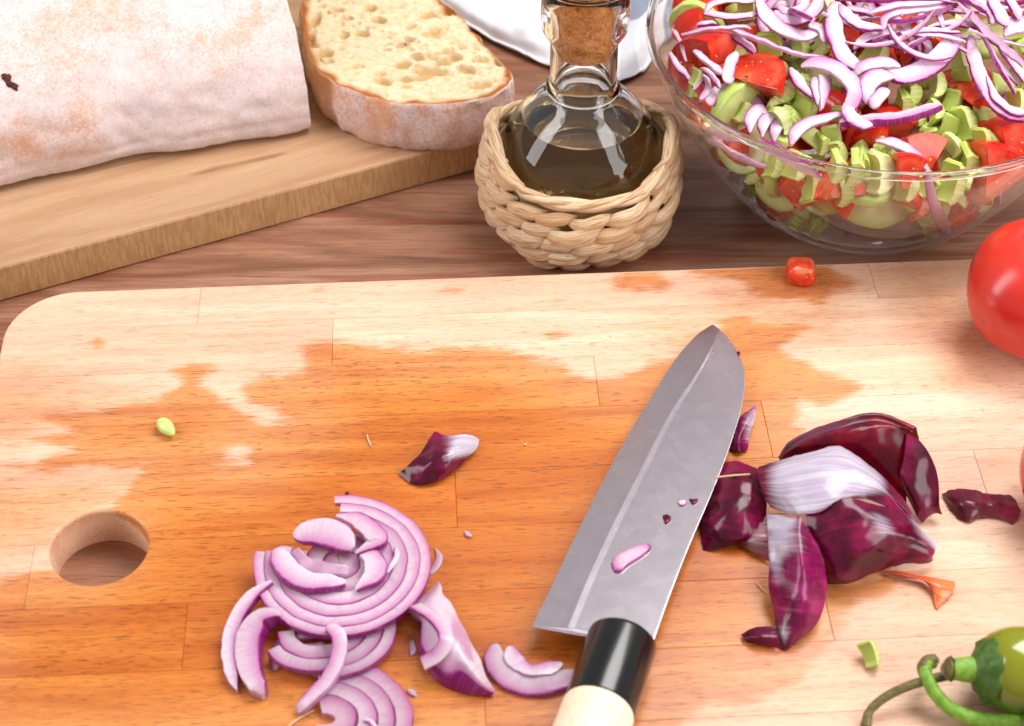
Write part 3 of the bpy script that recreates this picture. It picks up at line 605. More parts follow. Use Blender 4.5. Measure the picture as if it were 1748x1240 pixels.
# ================================================================== oil bottle in a woven cover
BC = P(988, 375, 0); bx, by = BC[0], BC[1]
bottle = thing('oil_bottle', 'round glass oil bottle in a woven straw cover', 'bottle', (bx, by, 0))
outp = crom([(0.02, .45), (1.5, .42), (2.7, .48), (3.35, 1.0), (3.75, 2.2), (3.88, 3.4), (3.8, 4.5), (3.5, 5.4), (3.0, 6.2), (2.4, 6.9), (1.92, 7.32), (1.7, 7.52)], 60).tolist()
outp += [(1.62, 7.68), (1.70, 7.78), (1.72, 7.9), (1.66, 8.02), (1.56, 8.1), (1.53, 8.5), (1.53, 9.2), (1.53, 10.0), (1.54, 10.35), (1.60, 10.55), (1.76, 10.75), (1.92, 11.05), (1.99, 11.5), (2.0, 12.0), (1.97, 12.6), (1.99, 13.1), (2.02, 13.4), (1.98, 13.55), (1.86, 13.58)]
inn = [(1.72, 13.45), (1.68, 12.6), (1.62, 11.8), (1.50, 11.2), (1.36, 10.5), (1.30, 9.8), (1.28, 8.8), (1.30, 8.0), (1.42, 7.65)] + crom([(1.46, 7.46), (1.7, 7.2), (2.2, 6.74), (2.78, 6.06), (3.26, 5.28), (3.54, 4.4), (3.62, 3.4), (3.5, 2.3), (3.1, 1.2), (2.5, .78), (1.4, .72), (.02, .75)], 56).tolist()
zo = 6.2; V, Fc = lathe(outp + [q for q in inn if q[1] >= zo], (bx, by, 0), 96, cap=False)
obj('glass_flask', V, Fc, GLASS, bottle)
inr = np.array(inn[::-1]); last = [q for q in inn if q[1] >= zo][-1]
op = [(r, z) for r, z in inr if z < zo] + [last]                     # where oil meets glass
tp = [last, (last[0] - .05, last[1] - .05), (last[0] - 0.14, last[1] - .09), (last[0] - 0.4, last[1] - .11), (.0, last[1] - .11)]
V1, F1 = lathe(op, (bx, by, 0), 96, cap=False); V2, F2 = lathe(tp, (bx, by, 0), 96, cap=False)
obj('oil', np.vstack([V1, V2]), F1 + [tuple(i + len(V1) for i in f) for f in F2], OIL, bottle, attrs={'iorv': np.r_[np.full(len(V1), .985), np.full(len(V2), 1.46)]})
ck = [(0.02, 9.7), (1.06, 9.7), (1.16, 9.8), (1.24, 10.2), (1.3, 11.0), (1.38, 12.2), (1.45, 13.6), (1.43, 14.3), (1.34, 14.45), (.02, 14.45)]
V, Fc = lathe(ck, (bx, by, 0), 64); V = np.asarray(V); V[:, :2] += (unit(V[:, :2] - [bx, by]).T * fbm(V, 2.2, 3) * 0.02).T
obj('cork_stopper', V, Fc, CORK, label='brown cork pushed into the neck of the oil bottle', cat='cork')

WICKER_IN = mat_dark('wicker_lining', '#a98258', .7)
cover = obj('woven_cover', *lathe([(2.9, .05), (3.3, .06), (3.66, .5), (4.05, 1.2), (4.3, 2.0), (4.4, 2.8), (4.33, 3.6), (4.15, 4.2), (4.0, 4.2), (4.15, 3.6), (4.25, 2.8), (4.1, 2.0), (3.7, 1.0), (3.2, .3), (2.9, .2)], (bx, by, 0), 72, cap=False), WICKER_IN, bottle, attrs={'rad': np.full(15 * 72, .5), 'lng': np.tile(np.linspace(0, 30, 72), 15)})
RZ = np.array([1, 1]) * np.array([1.0, 1.0]) * np.array([(0, 3.2), (.35, 3.72), (1.1, 4.25), (1.9, 4.55), (2.7, 4.66), (3.5, 4.6), (4.3, 4.4), (5.0, 4.36), (5.7, 4.2), (6.4, 4.0)])
def rz(z): return np.interp(z, RZ[:, 0], RZ[:, 1]) * 0.975
def rim_z(a):  # height of the rim by angle, lowest towards the front
    q = np.clip((-np.sin(a) - .15) / .6, 0, 1); return 5.3 - 0.9 * q * q * (3 - 2 * q) - 1.3 * np.maximum(0, np.sin(a)) + 0.35 * np.cos(a) ** 2 * (np.sin(a) > -0.75)
srng = np.random.default_rng(21)
def strand_mesh(z, half, rise, w, var):
    n = 18; s = np.linspace(-1, 1, n); a = s * half; zz = z + rise * s + 0.04 * np.sin(s * 5 + var)
    r = rz(zz) + 0.16 * (1 - s ** 2) - 0.16 * np.abs(s) ** 3 + 0.02 * var
    path = np.c_[r * np.cos(a), r * np.sin(a), zz]; wd = w * np.clip(1.12 - np.abs(s) ** 2.6, .14, 1)
    T = unit(np.gradient(path, axis=0)); Nr = unit(np.c_[np.cos(a), np.sin(a), 0.0 * a]); B = unit(np.cross(T, Nr)); th = np.linspace(0, 2 * math.pi, 32, endpoint=False)
    rip = 1 + 0.05 * np.sin(th * 5 + var) + 0.045 * np.sin(th * 8 + var * 3)
    V = path[:, None] + (wd[:, None, None] * rip[None, :, None]) * (np.cos(th)[None, :, None] * B[:, None] + 0.56 * np.sin(th)[None, :, None] * Nr[:, None])
    at = {'rad': np.tile((np.cos(th) + 1) / 2 + 0.3 * np.sin(th), n), 'lng': np.repeat(s, 32)}
    return raw('strand', V.reshape(-1, 3), grid_faces(n, 32, True) + [tuple(range(32)), tuple(range((n - 1) * 32, n * 32))[::-1]], WICKER, True, at)
for ri, (z, cnt) in enumerate(((0.42, 15), (1.18, 16), (1.98, 17), (2.78, 17), (3.56, 17), (4.3, 16), (5.05, 15))):
    meshes = [strand_mesh(z, math.pi / cnt * (1.4 + .08 * k), 0.17 + .03 * k, 0.365 + 0.02 * k, k * 1.3) for k in range(5)]
    for k in range(cnt):
        a = 2 * math.pi * (k + 0.5 * (ri % 2) + srng.uniform(-.14, .14)) / cnt
        if z > rim_z(a) - 0.25: continue
        o = bpy.data.objects.new('strand', meshes[srng.integers(0, 5)]); COL.objects.link(o); o.parent = cover
        o.rotation_euler = (0, 0, a); o.location = (0, 0, srng.uniform(-.05, .05) * S); o.scale = (1 + srng.uniform(-.012, .012),) * 2 + (1,)
aa = np.linspace(0, 2 * math.pi, 121)
for k in range(3):   # rim cords twisted round each other
    ph = aa * 5 + k * 2.1; z = rim_z(aa) - 0.05 + 0.15 * np.sin(ph); r = rz(z) + 0.06 + 0.12 * np.cos(ph)
    V, Fc = tube(np.c_[bx + r * np.cos(aa), by + r * np.sin(aa), z], 0.18 + 0.04 * np.sin(aa * 7 + k), 10, 1.0)
    obj('rim_cord', V, Fc, WICKER, cover, attrs={'rad': np.tile(np.linspace(0, 1, 10), 121), 'lng': np.repeat(np.linspace(0, 20, 121), 10)})
for a0, a1, k in ((-2.45, 2.75, 0), (-.75, .42, 1)):   # smooth raffia strips climbing to the high sides
    sgn = 1 if k else -1
    for j in range(4):
        s = np.linspace(0, 1, 26); a = a0 + (a1 - a0 if k else (a1 - 2 * math.pi) - a0) * s + j * 0.06 * sgn; z = rim_z(a) - 0.32 - 0.38 * j - 0.55 * (1 - s) + 0.15 * s
        r = rz(z) + 0.10
        V, Fc = tube(np.c_[bx + r * np.cos(a), by + r * np.sin(a), z], 0.27 * np.clip(np.sin(math.pi * (0.06 + .9 * s)) ** .5, .15, 1), 10, 1.0)
        obj('raffia_strip', V, Fc, WICKER, cover, attrs={'rad': np.tile(np.abs(np.linspace(-1, 1, 10)), 26), 'lng': np.repeat(s * 5, 10)})

# ================================================================== glass bowl
GX, GY, GH, GR, GB, GP = 17.13, 14.6, 9.0, 10.74, 5.1, 1.3
def gr(z): t = np.clip(np.asarray(z, float) / GH, 0, 1); return GB + (GR - GB) * (1 - (1 - t) ** GP) ** (1 / GP)
zz = np.linspace(0, 1, 30) ** 1.5 * (GH - .12)
op = [(0.02, 0.18), (GB - 1.2, .18), (GB - .5, .05), (GB - .2, 0.0)] + [(float(gr(z)), float(z) + .02) for z in zz[1:]]
lip = [(GR + 0.0 + .2 * math.cos(a), GH - .02 + .2 * math.sin(a)) for a in np.linspace(-1.2, math.pi + .6, 14)]
ip = [(float(gr(z)) - .25, float(z) + .25 * (1 - z / GH) ** 2) for z in zz[1:-1][::-1]] + [(GB - .6, .27), (GB - 1.2, .25), (.02, .25)]
V, Fc = lathe(op + lip, (GX, GY, 0), 128, cap=False); 
V2, F2 = lathe(lip[-1:] + ip, (GX, GY, 0), 128, cap=False); k = len(V)
nb = (len(op) - 1) * 128; nl_ = (len(lip)) * 128
bowl = obj('salad_bowl', np.vstack([V, V2]), Fc + [tuple(i + k for i in f) for f in F2], [BOWL, GLASS], mi=[1 if nb <= q < nb + nl_ else 0 for q in range(len(Fc))] + [0] * len(F2), label='large clear glass bowl full of chopped vegetable salad', cat='bowl', org=(GX, GY, 0))

# ================================================================== knife
KZ = lambda x, y: 0.0
KT, KH0, KH1 = P(1215, 553, BZ + 0.18), P(908, 1068, BZ + 1.12), P(1118, 1100, BZ + 1.32)
kn = unit(np.cross(KH1 - KH0, KT - KH0)); kn = kn if kn[2] > 0 else -kn
def KP(px, py, up=0.0):
    d = P(px, py, 0) - CAMP; return CAMP + d * (((KH0 - CAMP) @ kn) / (d @ kn)) + kn * up
def z6(x, y): return 880 + x / 1.7217, 520 + y / 1.7217
def kcurve(pts, n): return np.array([KP(*z6(*c)) for c in pts]), n
edge_l = crom(np.array([KP(*z6(*c)) for c in [(577, 57), (530, 90), (468, 162), (400, 270), (328, 385), (250, 530), (170, 690), (100, 838), (47, 945)]]), 60)
spine = crom(np.array([KP(*z6(*c)) for c in [(580, 58), (622, 96), (655, 148), (674, 208), (668, 285), (648, 362), (614, 462), (564, 585), (512, 705), (455, 850), (400, 1003)]]), 60)
grind = crom(np.array([KP(*z6(*c)) for c in [(590, 66), (548, 150), (495, 225), (432, 318), (342, 490), (272, 625), (195, 790), (130, 946)]]), 60)
grind2 = crom(np.array([KP(*z6(*c)) for c in [(600, 74), (560, 158), (512, 234), (450, 328), (362, 498), (294, 632), (218, 794), (154, 949)]]), 60)
cols = [edge_l - kn * 0.05, edge_l * .5 + grind * .5 - kn * .028, grind - kn * 0.006, grind2 + kn * 0.012]
for f in np.linspace(.08, .99, 8): cols.append(grind2 * (1 - f) + spine * f + kn * 0.0)
cols += [spine - kn * 0.004, spine * .985 + edge_l * .015 - kn * 0.10]
for f in (.74, .5, .25): cols.append((spine * f + edge_l * (1 - f)) - kn * (0.10 - .02 * (1 - f)))
cols.append(edge_l - kn * 0.075)
KV = np.stack(cols, 1); nc = KV.shape[1]
knife = thing('kitchen_knife', 'wide bladed kitchen knife with black collar and pale wooden handle on the wet board', 'knife', (*KH0[:2], BZ))
obj('blade', KV.reshape(-1, 3), grid_faces(60, nc, True) + [tuple(range(nc)), tuple(range(59 * nc, 60 * nc))[::-1]], STEEL, knife, smooth=False)
ka, kb = P(*z6(316, 985), BZ + 1.30), P(*z6(246, 1186), BZ + 1.29)
kax = unit(kb - ka); kr = 1.30
prof_c = [(0.02, -0.06), (kr - .42, -.06), (kr - .12, -.03), (kr - .02, .07), (kr, .2), (kr, 2.2), (kr, np.linalg.norm(kb - ka)), (kr - .1, np.linalg.norm(kb - ka) + .02)]
V, Fc = lathe(prof_c, ka, 64, kax); obj('collar', V, Fc, BLACK, knife)
L0 = np.linalg.norm(kb - ka)
V, Fc = lathe([(0.02, L0 - .1), (kr - .16, L0 + .02), (kr - .03, L0 + .05), (kr + .01, L0 + .16), (kr + .03, L0 + 1.5), (kr + .06, L0 + 5), (kr + .05, L0 + 9), (kr - .1, L0 + 9.4), (.02, L0 + 9.5)], ka, 64, kax); obj('handle', V, Fc, HANDLE, knife)

# ================================================================== red onion on the board
def z5(x, y): return 360 + x / 2.2969, 700 + y / 2.2969
def z4(x, y): return 1150 + x / 2.137, 660 + y / 2.137
def strip(name, pts, zc, h, width, thick, label, cat='onion slice', outer=1, group=None, mat=None, tilt=0.0, n=34, taper=0.25, base=BZ, rnd=0.08, up=(0, 0, 1), wf=.66):
    """onion strip along pixels (zc maps them); h is the height of its underside, a number or one per point"""
    hs = np.broadcast_to(np.asarray(h, float), (len(pts),))
    path = crom(np.array([P(*zc(*c), base + q) for c, q in zip(pts, hs)]), n)
    s = np.linspace(0, 1, n); env = np.clip(np.minimum(s, 1 - s) / max(taper, 1e-3), 0, 1) ** 0.6 if taper else np.ones(n)
    w = crom(np.c_[np.atleast_1d(np.asarray(width, float)) if np.ndim(width) else [width, width]], n)[:, 0] * (0.4 + .6 * env) * wf
    path[:, 2] += fbm(path, 0.8, 2) * 0.05
    V, Fc, at = sweep(path, w, thick * (0.6 + .4 * env), up, outer, 6, rnd, tilt)
    V = V + (fbm(V, 2.2, 2) * 0.035)[:, None] * np.array([1, 1, .4])
    return obj(name, V, Fc, mat or ONION, None, label, cat, group, attrs=at)

def ring_slice(name, label, c, radii, angs, thick, zs, squash=(1, 1), rot=0.0, mat=None, wob=0.05, tiltv=(0, 0)):
    t = thing(name, label, 'onion slice', c); seed = random.random() * 50
    for i, (r0, r1) in enumerate(zip(radii[:-1], radii[1:])):
        a0, a1 = angs[i]; n = max(12, int(abs(a1 - a0) / 4)); a = np.radians(np.linspace(a1, a0, n))
        rm = (r0 + r1) / 2; wv = 1 + wob * np.sin(a * 2 + seed) + wob * .6 * np.sin(a * 3 + seed * 2)
        x, y = rm * wv * np.cos(a) * squash[0], rm * wv * np.sin(a) * squash[1]
        xr, yr = x * math.cos(rot) - y * math.sin(rot), x * math.sin(rot) + y * math.cos(rot)
        p = np.c_[c[0] + xr, c[1] + yr, c[2] + zs[i] + xr * tiltv[0] + yr * tiltv[1]]
        V, Fc, at = sweep(p, (r1 - r0) + 0.01, thick, (0, 0, 1), -1, 8, .04); V = V + (fbm(V, 1.6, 2) * .03)[:, None] * np.array([1, 1, .6])
        obj('ring_layer', V, Fc, mat or ONION, t, attrs=at)
    return t
kc = np.array(P(583, 968, BZ + .75))
ring_slice('onion_slice', 'largest round red onion slice with a notch, topmost of the sliced heap', kc, [.02, .75, 1.42, 2.02, 2.55, 3.02, 3.42], [(-240, 110), (-230, 105), (-200, 70), (-200, 82), (-192, 94), (-190, 98)], 0.27, [-.12, -.08, 0.03, .02, .01, 0.0], (1.0, 1.0), 0, None, 0.02, (0.0, 0.02))
strip('onion_strip', [(325, 505), (420, 490), (500, 510), (555, 555)], z5, [1.2, 1.3, 1.3, 1.2], [.6, 1.1, 1.15, .75], .4, 'short white onion piece standing in the notch of the largest slice', outer=1, taper=.12, tilt=-.25, wf=1)
strip('onion_strip', [(318, 560), (345, 612), (420, 645), (540, 648)], z5, [1.05, 1.1, 1.15, 1.15], [.3, .5, .5, .3], .5, 'purple skinned onion curl inside the largest onion slice', outer=-1, tilt=1.1, taper=.3)
strip('onion_strip', [(258, 560), (300, 640), (390, 690), (530, 690)], z5, [1.0, 1.02, 1.05, 1.05], [.85, 1.0, .95, .6], .38, 'broad white onion arc lying over the left of the largest slice', outer=1, taper=.15, wf=.9)
strip('onion_strip', [(495, 425), (580, 445), (640, 500), (655, 530), (570, 575)], z5, [1.15, 1.25, 1.3, 1.25, 1.2], [.35, .8, .9, .7, .3], .35, 'small pink onion wedge on the upper right of the largest slice', outer=-1, taper=.2, wf=.95)
strip('onion_strip', [(585, 570), (640, 600), (640, 660), (570, 715)], z5, [1.1, 1.15, 1.1, 1.08], [.5, .9, .9, .3], .3, 'pale inner onion petal at the middle of the largest slice', outer=-1, taper=.2, wf=.9)
strip('onion_strip', [(720, 548), (722, 585), (690, 640)], z5, 1.12, .3, .12, 'narrow purple onion sliver on the right of the largest slice', outer=1, tilt=.5)
strip('onion_strip', [(245, 682), (165, 745), (105, 830), (75, 930), (82, 1040), (104, 1112)], z5, [1.0, .65, .35, .1, .05, .02], [.45, .8, .85, .85, .75, .3], .34, 'long curved lilac onion strip at the far left of the heap', outer=-1, taper=.18)
strip('onion_strip', [(298, 830), (215, 850), (165, 920), (160, 1010), (185, 1090), (215, 1135)], z5, [.6, .3, .1, .05, .03, .02], [.6, 1.35, 1.5, 1.35, 1.1, .7], .62, 'thick onion crescent with bright purple outer wall, second from the left of the heap', outer=-1, taper=.12, tilt=-.18)
strip('onion_strip', [(275, 900), (262, 970), (250, 1025)], z5, [.05, .05, .03], [.5, .8, .4], .12, 'sheer onion scrap lying inside the thick purple crescent', outer=1, mat=ONION_CLEAR)
strip('onion_strip', [(455, 860), (500, 900), (502, 980), (460, 1070), (400, 1135), (345, 1190)], z5, [1.0, .95, .7, .5, .3, .1], [.6, .85, .85, .8, .75, .65], .34, 'lilac onion strip hanging down from below the largest slice', outer=1, taper=.1)
uc = np.array(P(*z5(440, 870), BZ + .28))
ring_slice('onion_slice', 'half hidden onion slice with ridged layers under the largest slice', uc, [1.0, 1.6, 2.15, 2.6], [(-170, 20), (-150, 10), (-70, 5)], .3, [.05, .02, 0], mat=ONION_CLEAR)
for k, (x, y) in enumerate(((372, 900), (385, 955), (412, 1010), (432, 1045))):
    strip('onion_strip', [(338 + k * 20, y - 8), (395 + k * 10, y - 14), (450, y - 25)], z5, .3 - .05 * k, [.55, .6, .5], .2, ['uppermost', 'second', 'third', 'lowest'][k] + ' of the stacked thin onion layers below the largest slice', outer=-1, taper=.15, mat=ONION_CLEAR)
lc = np.array(P(*z5(452, 1230), BZ + .06))
ring_slice('onion_slice', 'fan shaped sheer onion slice with wavy purple rings at the bottom edge', lc, [.3, 1.1, 1.75, 2.35, 2.95], [(-130, 112), (-120, 108), (-120, 102), (-120, 96)], .24, [.05, .03, .01, 0], wob=.05, mat=ONION_CLEAR)
strip('onion_strip', [(602, 1215), (625, 1222), (650, 1262)], z5, .35, .25, .1, 'tiny white onion shred on the fan shaped slice')
# chunk with the root end
ch = thing('onion_wedge', 'onion end wedge with white core and vivid purple skin right of the heap', 'onion piece', P(*z5(950, 900), BZ))
def net_obj(name, net, mat, parent=None, label=None, cat=None, zc=z5, thick=.05, n=26, wrinkle=0.0, jag=0.0, group=None, wsc=1.6):
    V, Fc, at = sheet([[(*zc(x, y), h, w) for x, y, h, w in r] for r in net], n, n, thick, wrinkle, wsc, jag); return obj(name, V, Fc, mat, parent, label, cat, group, attrs=at)
V, Fc, at = sheet([[(*z5(x, y), h, w) for x, y, h, w in r] for r in [
    [(890, 672, .3, .9), (902, 690, .45, .25), (912, 730, .55, .1), (945, 770, .5, .05), (985, 850, .6, .0), (1040, 950, .6, .05), (1085, 1050, .5, .3), (1115, 1105, .2, .9)],
    [(840, 720, .4, .85), (860, 750, .8, .5), (900, 800, 1.15, .25), (930, 860, 1.25, .1), (970, 920, 1.3, .0), (1010, 990, 1.15, .1), (1060, 1060, .7, .35), (1110, 1112, .2, 1)],
    [(785, 770, .5, .6), (830, 800, .8, .3), (870, 850, 1.1, .35), (905, 920, 1.2, .3), (940, 975, 1.1, .6), (985, 1020, .9, .9), (1045, 1075, .6, 1), (1105, 1118, .15, 1)],
    [(780, 800, .3, .6), (825, 840, .5, 1), (825, 930, .6, 1.), (860, 995, .7, 1), (905, 1035, .65, 1), (960, 1065, .5, 1), (1030, 1105, .35, 1), (1100, 1120, .1, 1)],
    [(790, 810, .05, .9), (822, 860, .05, 1), (815, 950, .05, 1), (850, 1025, .05, 1), (900, 1075, .05, 1), (950, 1100, .05, 1), (1025, 1122, .05, 1), (1095, 1124, .03, 1)]]], 34, 44, .15, .05, 1.2)
obj('core', V, Fc, ONION, ch, attrs={'rad': np.clip(at['pale'], 0, 1), 'lng': at['vv']})
V, Fc, at = sweep(crom(np.array([P(*z5(*c), BZ + q) for c, q in (((800, 775), .9), ((880, 830), 1.35), ((920, 900), 1.4), ((890, 960), 1.15), ((835, 995), .8))]), 26), .55, .12, outer=1, tilt=.35)
obj('onion_layer', V, Fc, ONION, ch, attrs=at)
strip('onion_strip', [(1110, 925), (1120, 1000), (1180, 1065), (1270, 1090), (1370, 1070), (1425, 1030)], z5, .03, [.6, .95, 1.0, .95, .9, .5], .2, 'sheer pink onion arc beside the black knife collar', outer=1, mat=ONION_CLEAR, taper=.12, wf=.95)
strip('onion_strip', [(1175, 935), (1190, 990), (1245, 1030), (1320, 1025), (1375, 1000)], z5, .12, [.5, .65, .5, .6, .4], .22, 'smaller white onion arc lying inside the sheer pink one by the knife', outer=-1, taper=.15, wf=1)
strip('onion_scrap', [(880, 545), (895, 585), (870, 630), (830, 650)], z5, .02, [.25, .45, .4, .3], .07, 'pale wet onion shred right of the largest slice', 'onion scrap', mat=ONION_CLEAR)
strip('onion_scrap', [(700, 800), (760, 795), (800, 800)], z5, .03, [.3, .35, .2], .08, 'wet onion shred between the largest slice and the end wedge', 'onion scrap', mat=ONION_CLEAR)
strip('onion_scrap', [(785, 905), (790, 940), (785, 965)], z5, .02, [.3, .4, .3], .07, 'small wet onion scrap left of the end wedge', 'onion scrap', mat=ONION_CLEAR)
strip('onion_scrap', [(995, 480), (1010, 495), (1022, 500)], z5, .02, [.2, .3, .2], .06, 'tiny pink onion crumb above the end wedge', 'onion scrap', mat=ONION_CLEAR)
strip('onion_scrap', [(768, 1100), (790, 1112), (805, 1125)], z5, .02, [.2, .35, .2], .08, 'tiny pink onion crumb below the end wedge', 'onion scrap', mat=ONION_CLEAR)
for name, pts, zc, r, lab in (('onion_root', [(405, 1178), (370, 1195), (330, 1220), (295, 1250)], z5, .045, 'thin tan onion root at the bottom of the sliced heap'),
                              ('onion_root', [(612, 98), (618, 120), (628, 142)], z5, .035, 'short tan fibre on the wet board left of the peel flake'),
                              ('onion_root', [(303, 718), (320, 735), (342, 755)], z4, .03, 'thin pale fibre beside the tongue shaped peel')):
    V, Fc = tube(crom(np.array([P(*zc(*c), BZ + .06) for c in pts]), 14), r, 7); obj(name, V, Fc, ROOT, None, lab, 'onion root')
V, Fc = lathe([(0.01, 0), (.07, .01), (.08, .05), (.05, .09), (.01, .1)], P(593, 843, BZ + .005), 12); obj('peel_crumb', blob(V, .02, 6), Fc, SKIN, None, 'tiny dark peel crumb above the largest onion slice', 'crumb', attrs={k_: np.zeros(len(V)) for k_ in ('pale', 'uu', 'vv')})
V, Fc = lathe([(0.01, 0), (.05, .01), (.06, .05), (.01, .08)], P(897, 760, BZ + .005), 10); obj('onion_crumb', blob(V, .02, 6), Fc, ROOT, None, 'tiny pale crumb left of the knife blade', 'crumb')

# scraps on the blade
def on_blade(name, ring, mat, label, cat, t=.1, attrs='rad'):
    q = np.array([KP(*z6(*c), .012) for c in ring]); q = crom(np.vstack([q, q[:1]]), 33)[:-1]; c = q.mean(0); fr = [1.0, .97, .86, .6, .3, .02]; hh = [0, .55, .9, 1, 1, 1]
    V = np.vstack([c + (q - c) * f + kn * t * h for f, h in zip(fr, hh)]); r = np.repeat([1, .96, .9, .55, .3, .1], 32)
    at = {'rad': r, 'lng': np.tile(np.linspace(0, 1, 32), 6)} if attrs == 'rad' else {'pale': 0 * r, 'uu': r, 'vv': r}
    return obj(name, V, grid_faces(6, 32, True), mat, None, label, cat, attrs=at)
on_blade('onion_sliver', [(280, 765), (290, 745), (325, 725), (370, 708), (395, 708), (397, 722), (370, 745), (330, 770), (310, 788), (290, 787)], ONION, 'teardrop shaped pink onion sliver on the flat of the blade', 'onion slice', .14)
on_blade('peel_crumb', [(432, 622), (445, 620), (457, 628), (452, 640), (440, 645)], SKIN, 'small dark purple peel crumb above the sliver on the blade', 'crumb', .08, 'skin')
on_blade('peel_crumb', [(510, 574), (522, 576), (536, 575), (532, 584), (520, 588)], SKIN, 'small dark purple peel crumb near the spine of the blade', 'crumb', .08, 'skin')
on_blade('onion_crumb', [(476, 582), (490, 576), (503, 580), (498, 592), (482, 592)], ONION, 'small pink onion crumb next to a purple one on the blade', 'crumb', .06)
on_blade('peel_crumb', [(650, 141), (657, 140), (661, 147), (655, 152)], SKIN, 'black speck at the tip end of the blade', 'crumb', .05, 'skin')

# ================================================================== red onion peel
net_obj('onion_peel', [[(470, 330, .3, 0), (600, 330, .2, 0), (720, 360, .2, 0), (800, 420, .2, 0), (850, 450, .3, 0)],
    [(392, 275, 1.0, 0), (470, 238, 1.7, 0), (610, 218, 2.2, 0), (722, 188, 2.5, 0), (848, 175, 2.4, 0), (878, 300, 1.8, 0), (885, 470, .4, 0)][:5],
    [(388, 265, 1.2, .4), (450, 205, 1.95, .45), (600, 150, 2.55, .4), (740, 125, 2.7, .3), (870, 165, 2.55, .25)],
    [(384, 262, 1.15, .3), (430, 200, 1.8, .35), (600, 128, 2.45, .3), (750, 102, 2.6, .2), (885, 150, 2.4, .1)],
    [(415, 300, .1, 0), (470, 240, .05, 0), (620, 200, .05, 0), (760, 190, .05, 0), (900, 230, .05, 0)]], SKIN_RED, None, 'cup shaped red onion peel with red inside at the back of the peel pile', 'onion peel', z4, .03, 36, .04)
net_obj('onion_peel', [[(850, 172, 2.5, .1), (900, 200, 2.35, .1), (945, 270, 2.0, 0), (966, 345, 1.5, 0), (968, 430, .9, 0), (978, 468, .4, .1)],
    [(840, 260, 2.0, .1), (885, 290, 1.9, 0), (920, 330, 1.6, 0), (945, 385, 1.2, 0), (950, 440, .7, 0), (958, 462, .3, 0)],
    [(825, 330, 1.5, 0), (860, 370, 1.4, 0), (895, 410, 1.1, 0), (915, 440, .8, 0), (925, 470, .4, 0), (935, 472, .15, 0)],
    [(850, 400, .8, 0), (870, 440, .7, 0), (885, 470, .5, 0), (895, 485, .3, 0), (905, 497, .1, 0), (910, 498, .03, 0)]], SKIN, None, 'dark folded peel closing the right side of the peel pile', 'onion peel', z4, .03, 28, .02)
net_obj('onion_peel', [[(310, 295, 1.7, .1), (400, 265, 2.2, .6), (500, 240, 2.5, .75), (590, 218, 2.7, .7), (650, 240, 2.7, .6), (740, 310, 2.45, .5), (800, 370, 2.2, .2), (850, 430, 1.8, .0)],
    [(308, 330, 1.8, .05), (400, 310, 2.45, .9), (500, 290, 2.85, 1), (590, 285, 3.0, 1), (680, 310, 2.95, 1), (750, 350, 2.6, .7), (810, 410, 2.2, .1), (870, 470, 1.7, .3)],
    [(325, 380, 1.6, .2), (400, 390, 2.3, .95), (490, 380, 2.75, 1), (590, 370, 2.95, .9), (690, 380, 2.75, .7), (770, 400, 2.4, .3), (830, 450, 1.9, .2), (890, 510, 1.4, .6)],
    [(350, 440, 1.1, .5), (410, 460, 1.8, .8), (470, 465, 2.3, .7), (540, 455, 2.6, .5), (620, 408, 2.8, .3), (720, 415, 2.55, 0), (800, 450, 2.1, 0), (850, 490, 1.6, 0)]], SKIN, None, 'lilac white saddle of onion peel on top of the peel pile', 'onion peel', z4, .03, 40, .04, 0.05)
net_obj('onion_peel', [[(480, 470, 2.2, .1), (560, 430, 2.6, 0), (640, 408, 2.8, 0), (740, 430, 2.5, .1), (820, 460, 2.1, .05), (880, 500, 1.7, .5), (965, 578, .9, .9)],
    [(490, 540, 1.9, 0), (580, 500, 2.4, 0), (680, 490, 2.55, .1), (760, 505, 2.45, .6), (835, 530, 2.0, .1), (900, 555, 1.5, .3), (955, 592, .8, .6)],
    [(530, 620, 1.3, 0), (600, 600, 1.8, 0), (690, 590, 2.1, 0), (780, 560, 2.0, .25), (850, 570, 1.6, .1), (910, 590, 1.1, .1), (950, 605, .7, .1)],
    [(555, 690, .7, 0), (610, 690, 1.0, 0), (700, 650, 1.2, .15), (790, 620, 1.2, .1), (860, 615, 1.0, .05), (920, 615, .8, 0), (945, 615, .6, .1)],
    [(565, 722, .05, .1), (640, 715, .1, .3), (700, 690, .25, .3), (790, 660, .35, .2), (860, 640, .45, .1), (930, 640, .25, 0), (945, 632, .15, 0)]], SKIN, None, 'glossy dark purple peel lobe at the front of the peel pile', 'onion peel', z4, .03, 42, .08, .04, wsc=.7)
net_obj('onion_peel', [[(340, 465, 1.8, .7), (385, 470, 2.1, .9), (430, 480, 2.4, .8), (460, 475, 2.6, .3), (495, 530, 2.4, .1)],
    [(345, 560, 1.5, .6), (375, 560, 1.8, 1), (410, 560, 2.1, .8), (460, 560, 2.5, .4), (535, 600, 1.9, 0)],
    [(348, 640, 1.2, .4), (380, 640, 1.4, .8), (420, 650, 1.9, .2), (480, 660, 2.2, .1), (553, 670, 1.3, 0)],
    [(347, 740, .8, .15), (385, 750, 1.2, .25), (440, 760, 1.7, .35), (490, 760, 1.7, .1), (556, 750, .9, 0)],
    [(365, 820, .5, .1), (400, 830, .9, .3), (450, 835, 1.2, .2), (490, 830, 1.1, .1), (535, 840, .6, 0)],
    [(375, 900, .3, .2), (400, 910, .5, .6), (430, 910, .6, .2), (460, 905, .5, .05), (495, 895, .2, 0)],
    [(390, 955, .05, .1), (400, 962, .06, .2), (412, 962, .06, .1), (420, 955, .06, 0), (432, 945, .05, 0)]], SKIN_MAG, None, 'long tongue of purple peel with white streak hanging from the pile', 'onion peel', z4, .03, 36, .03)
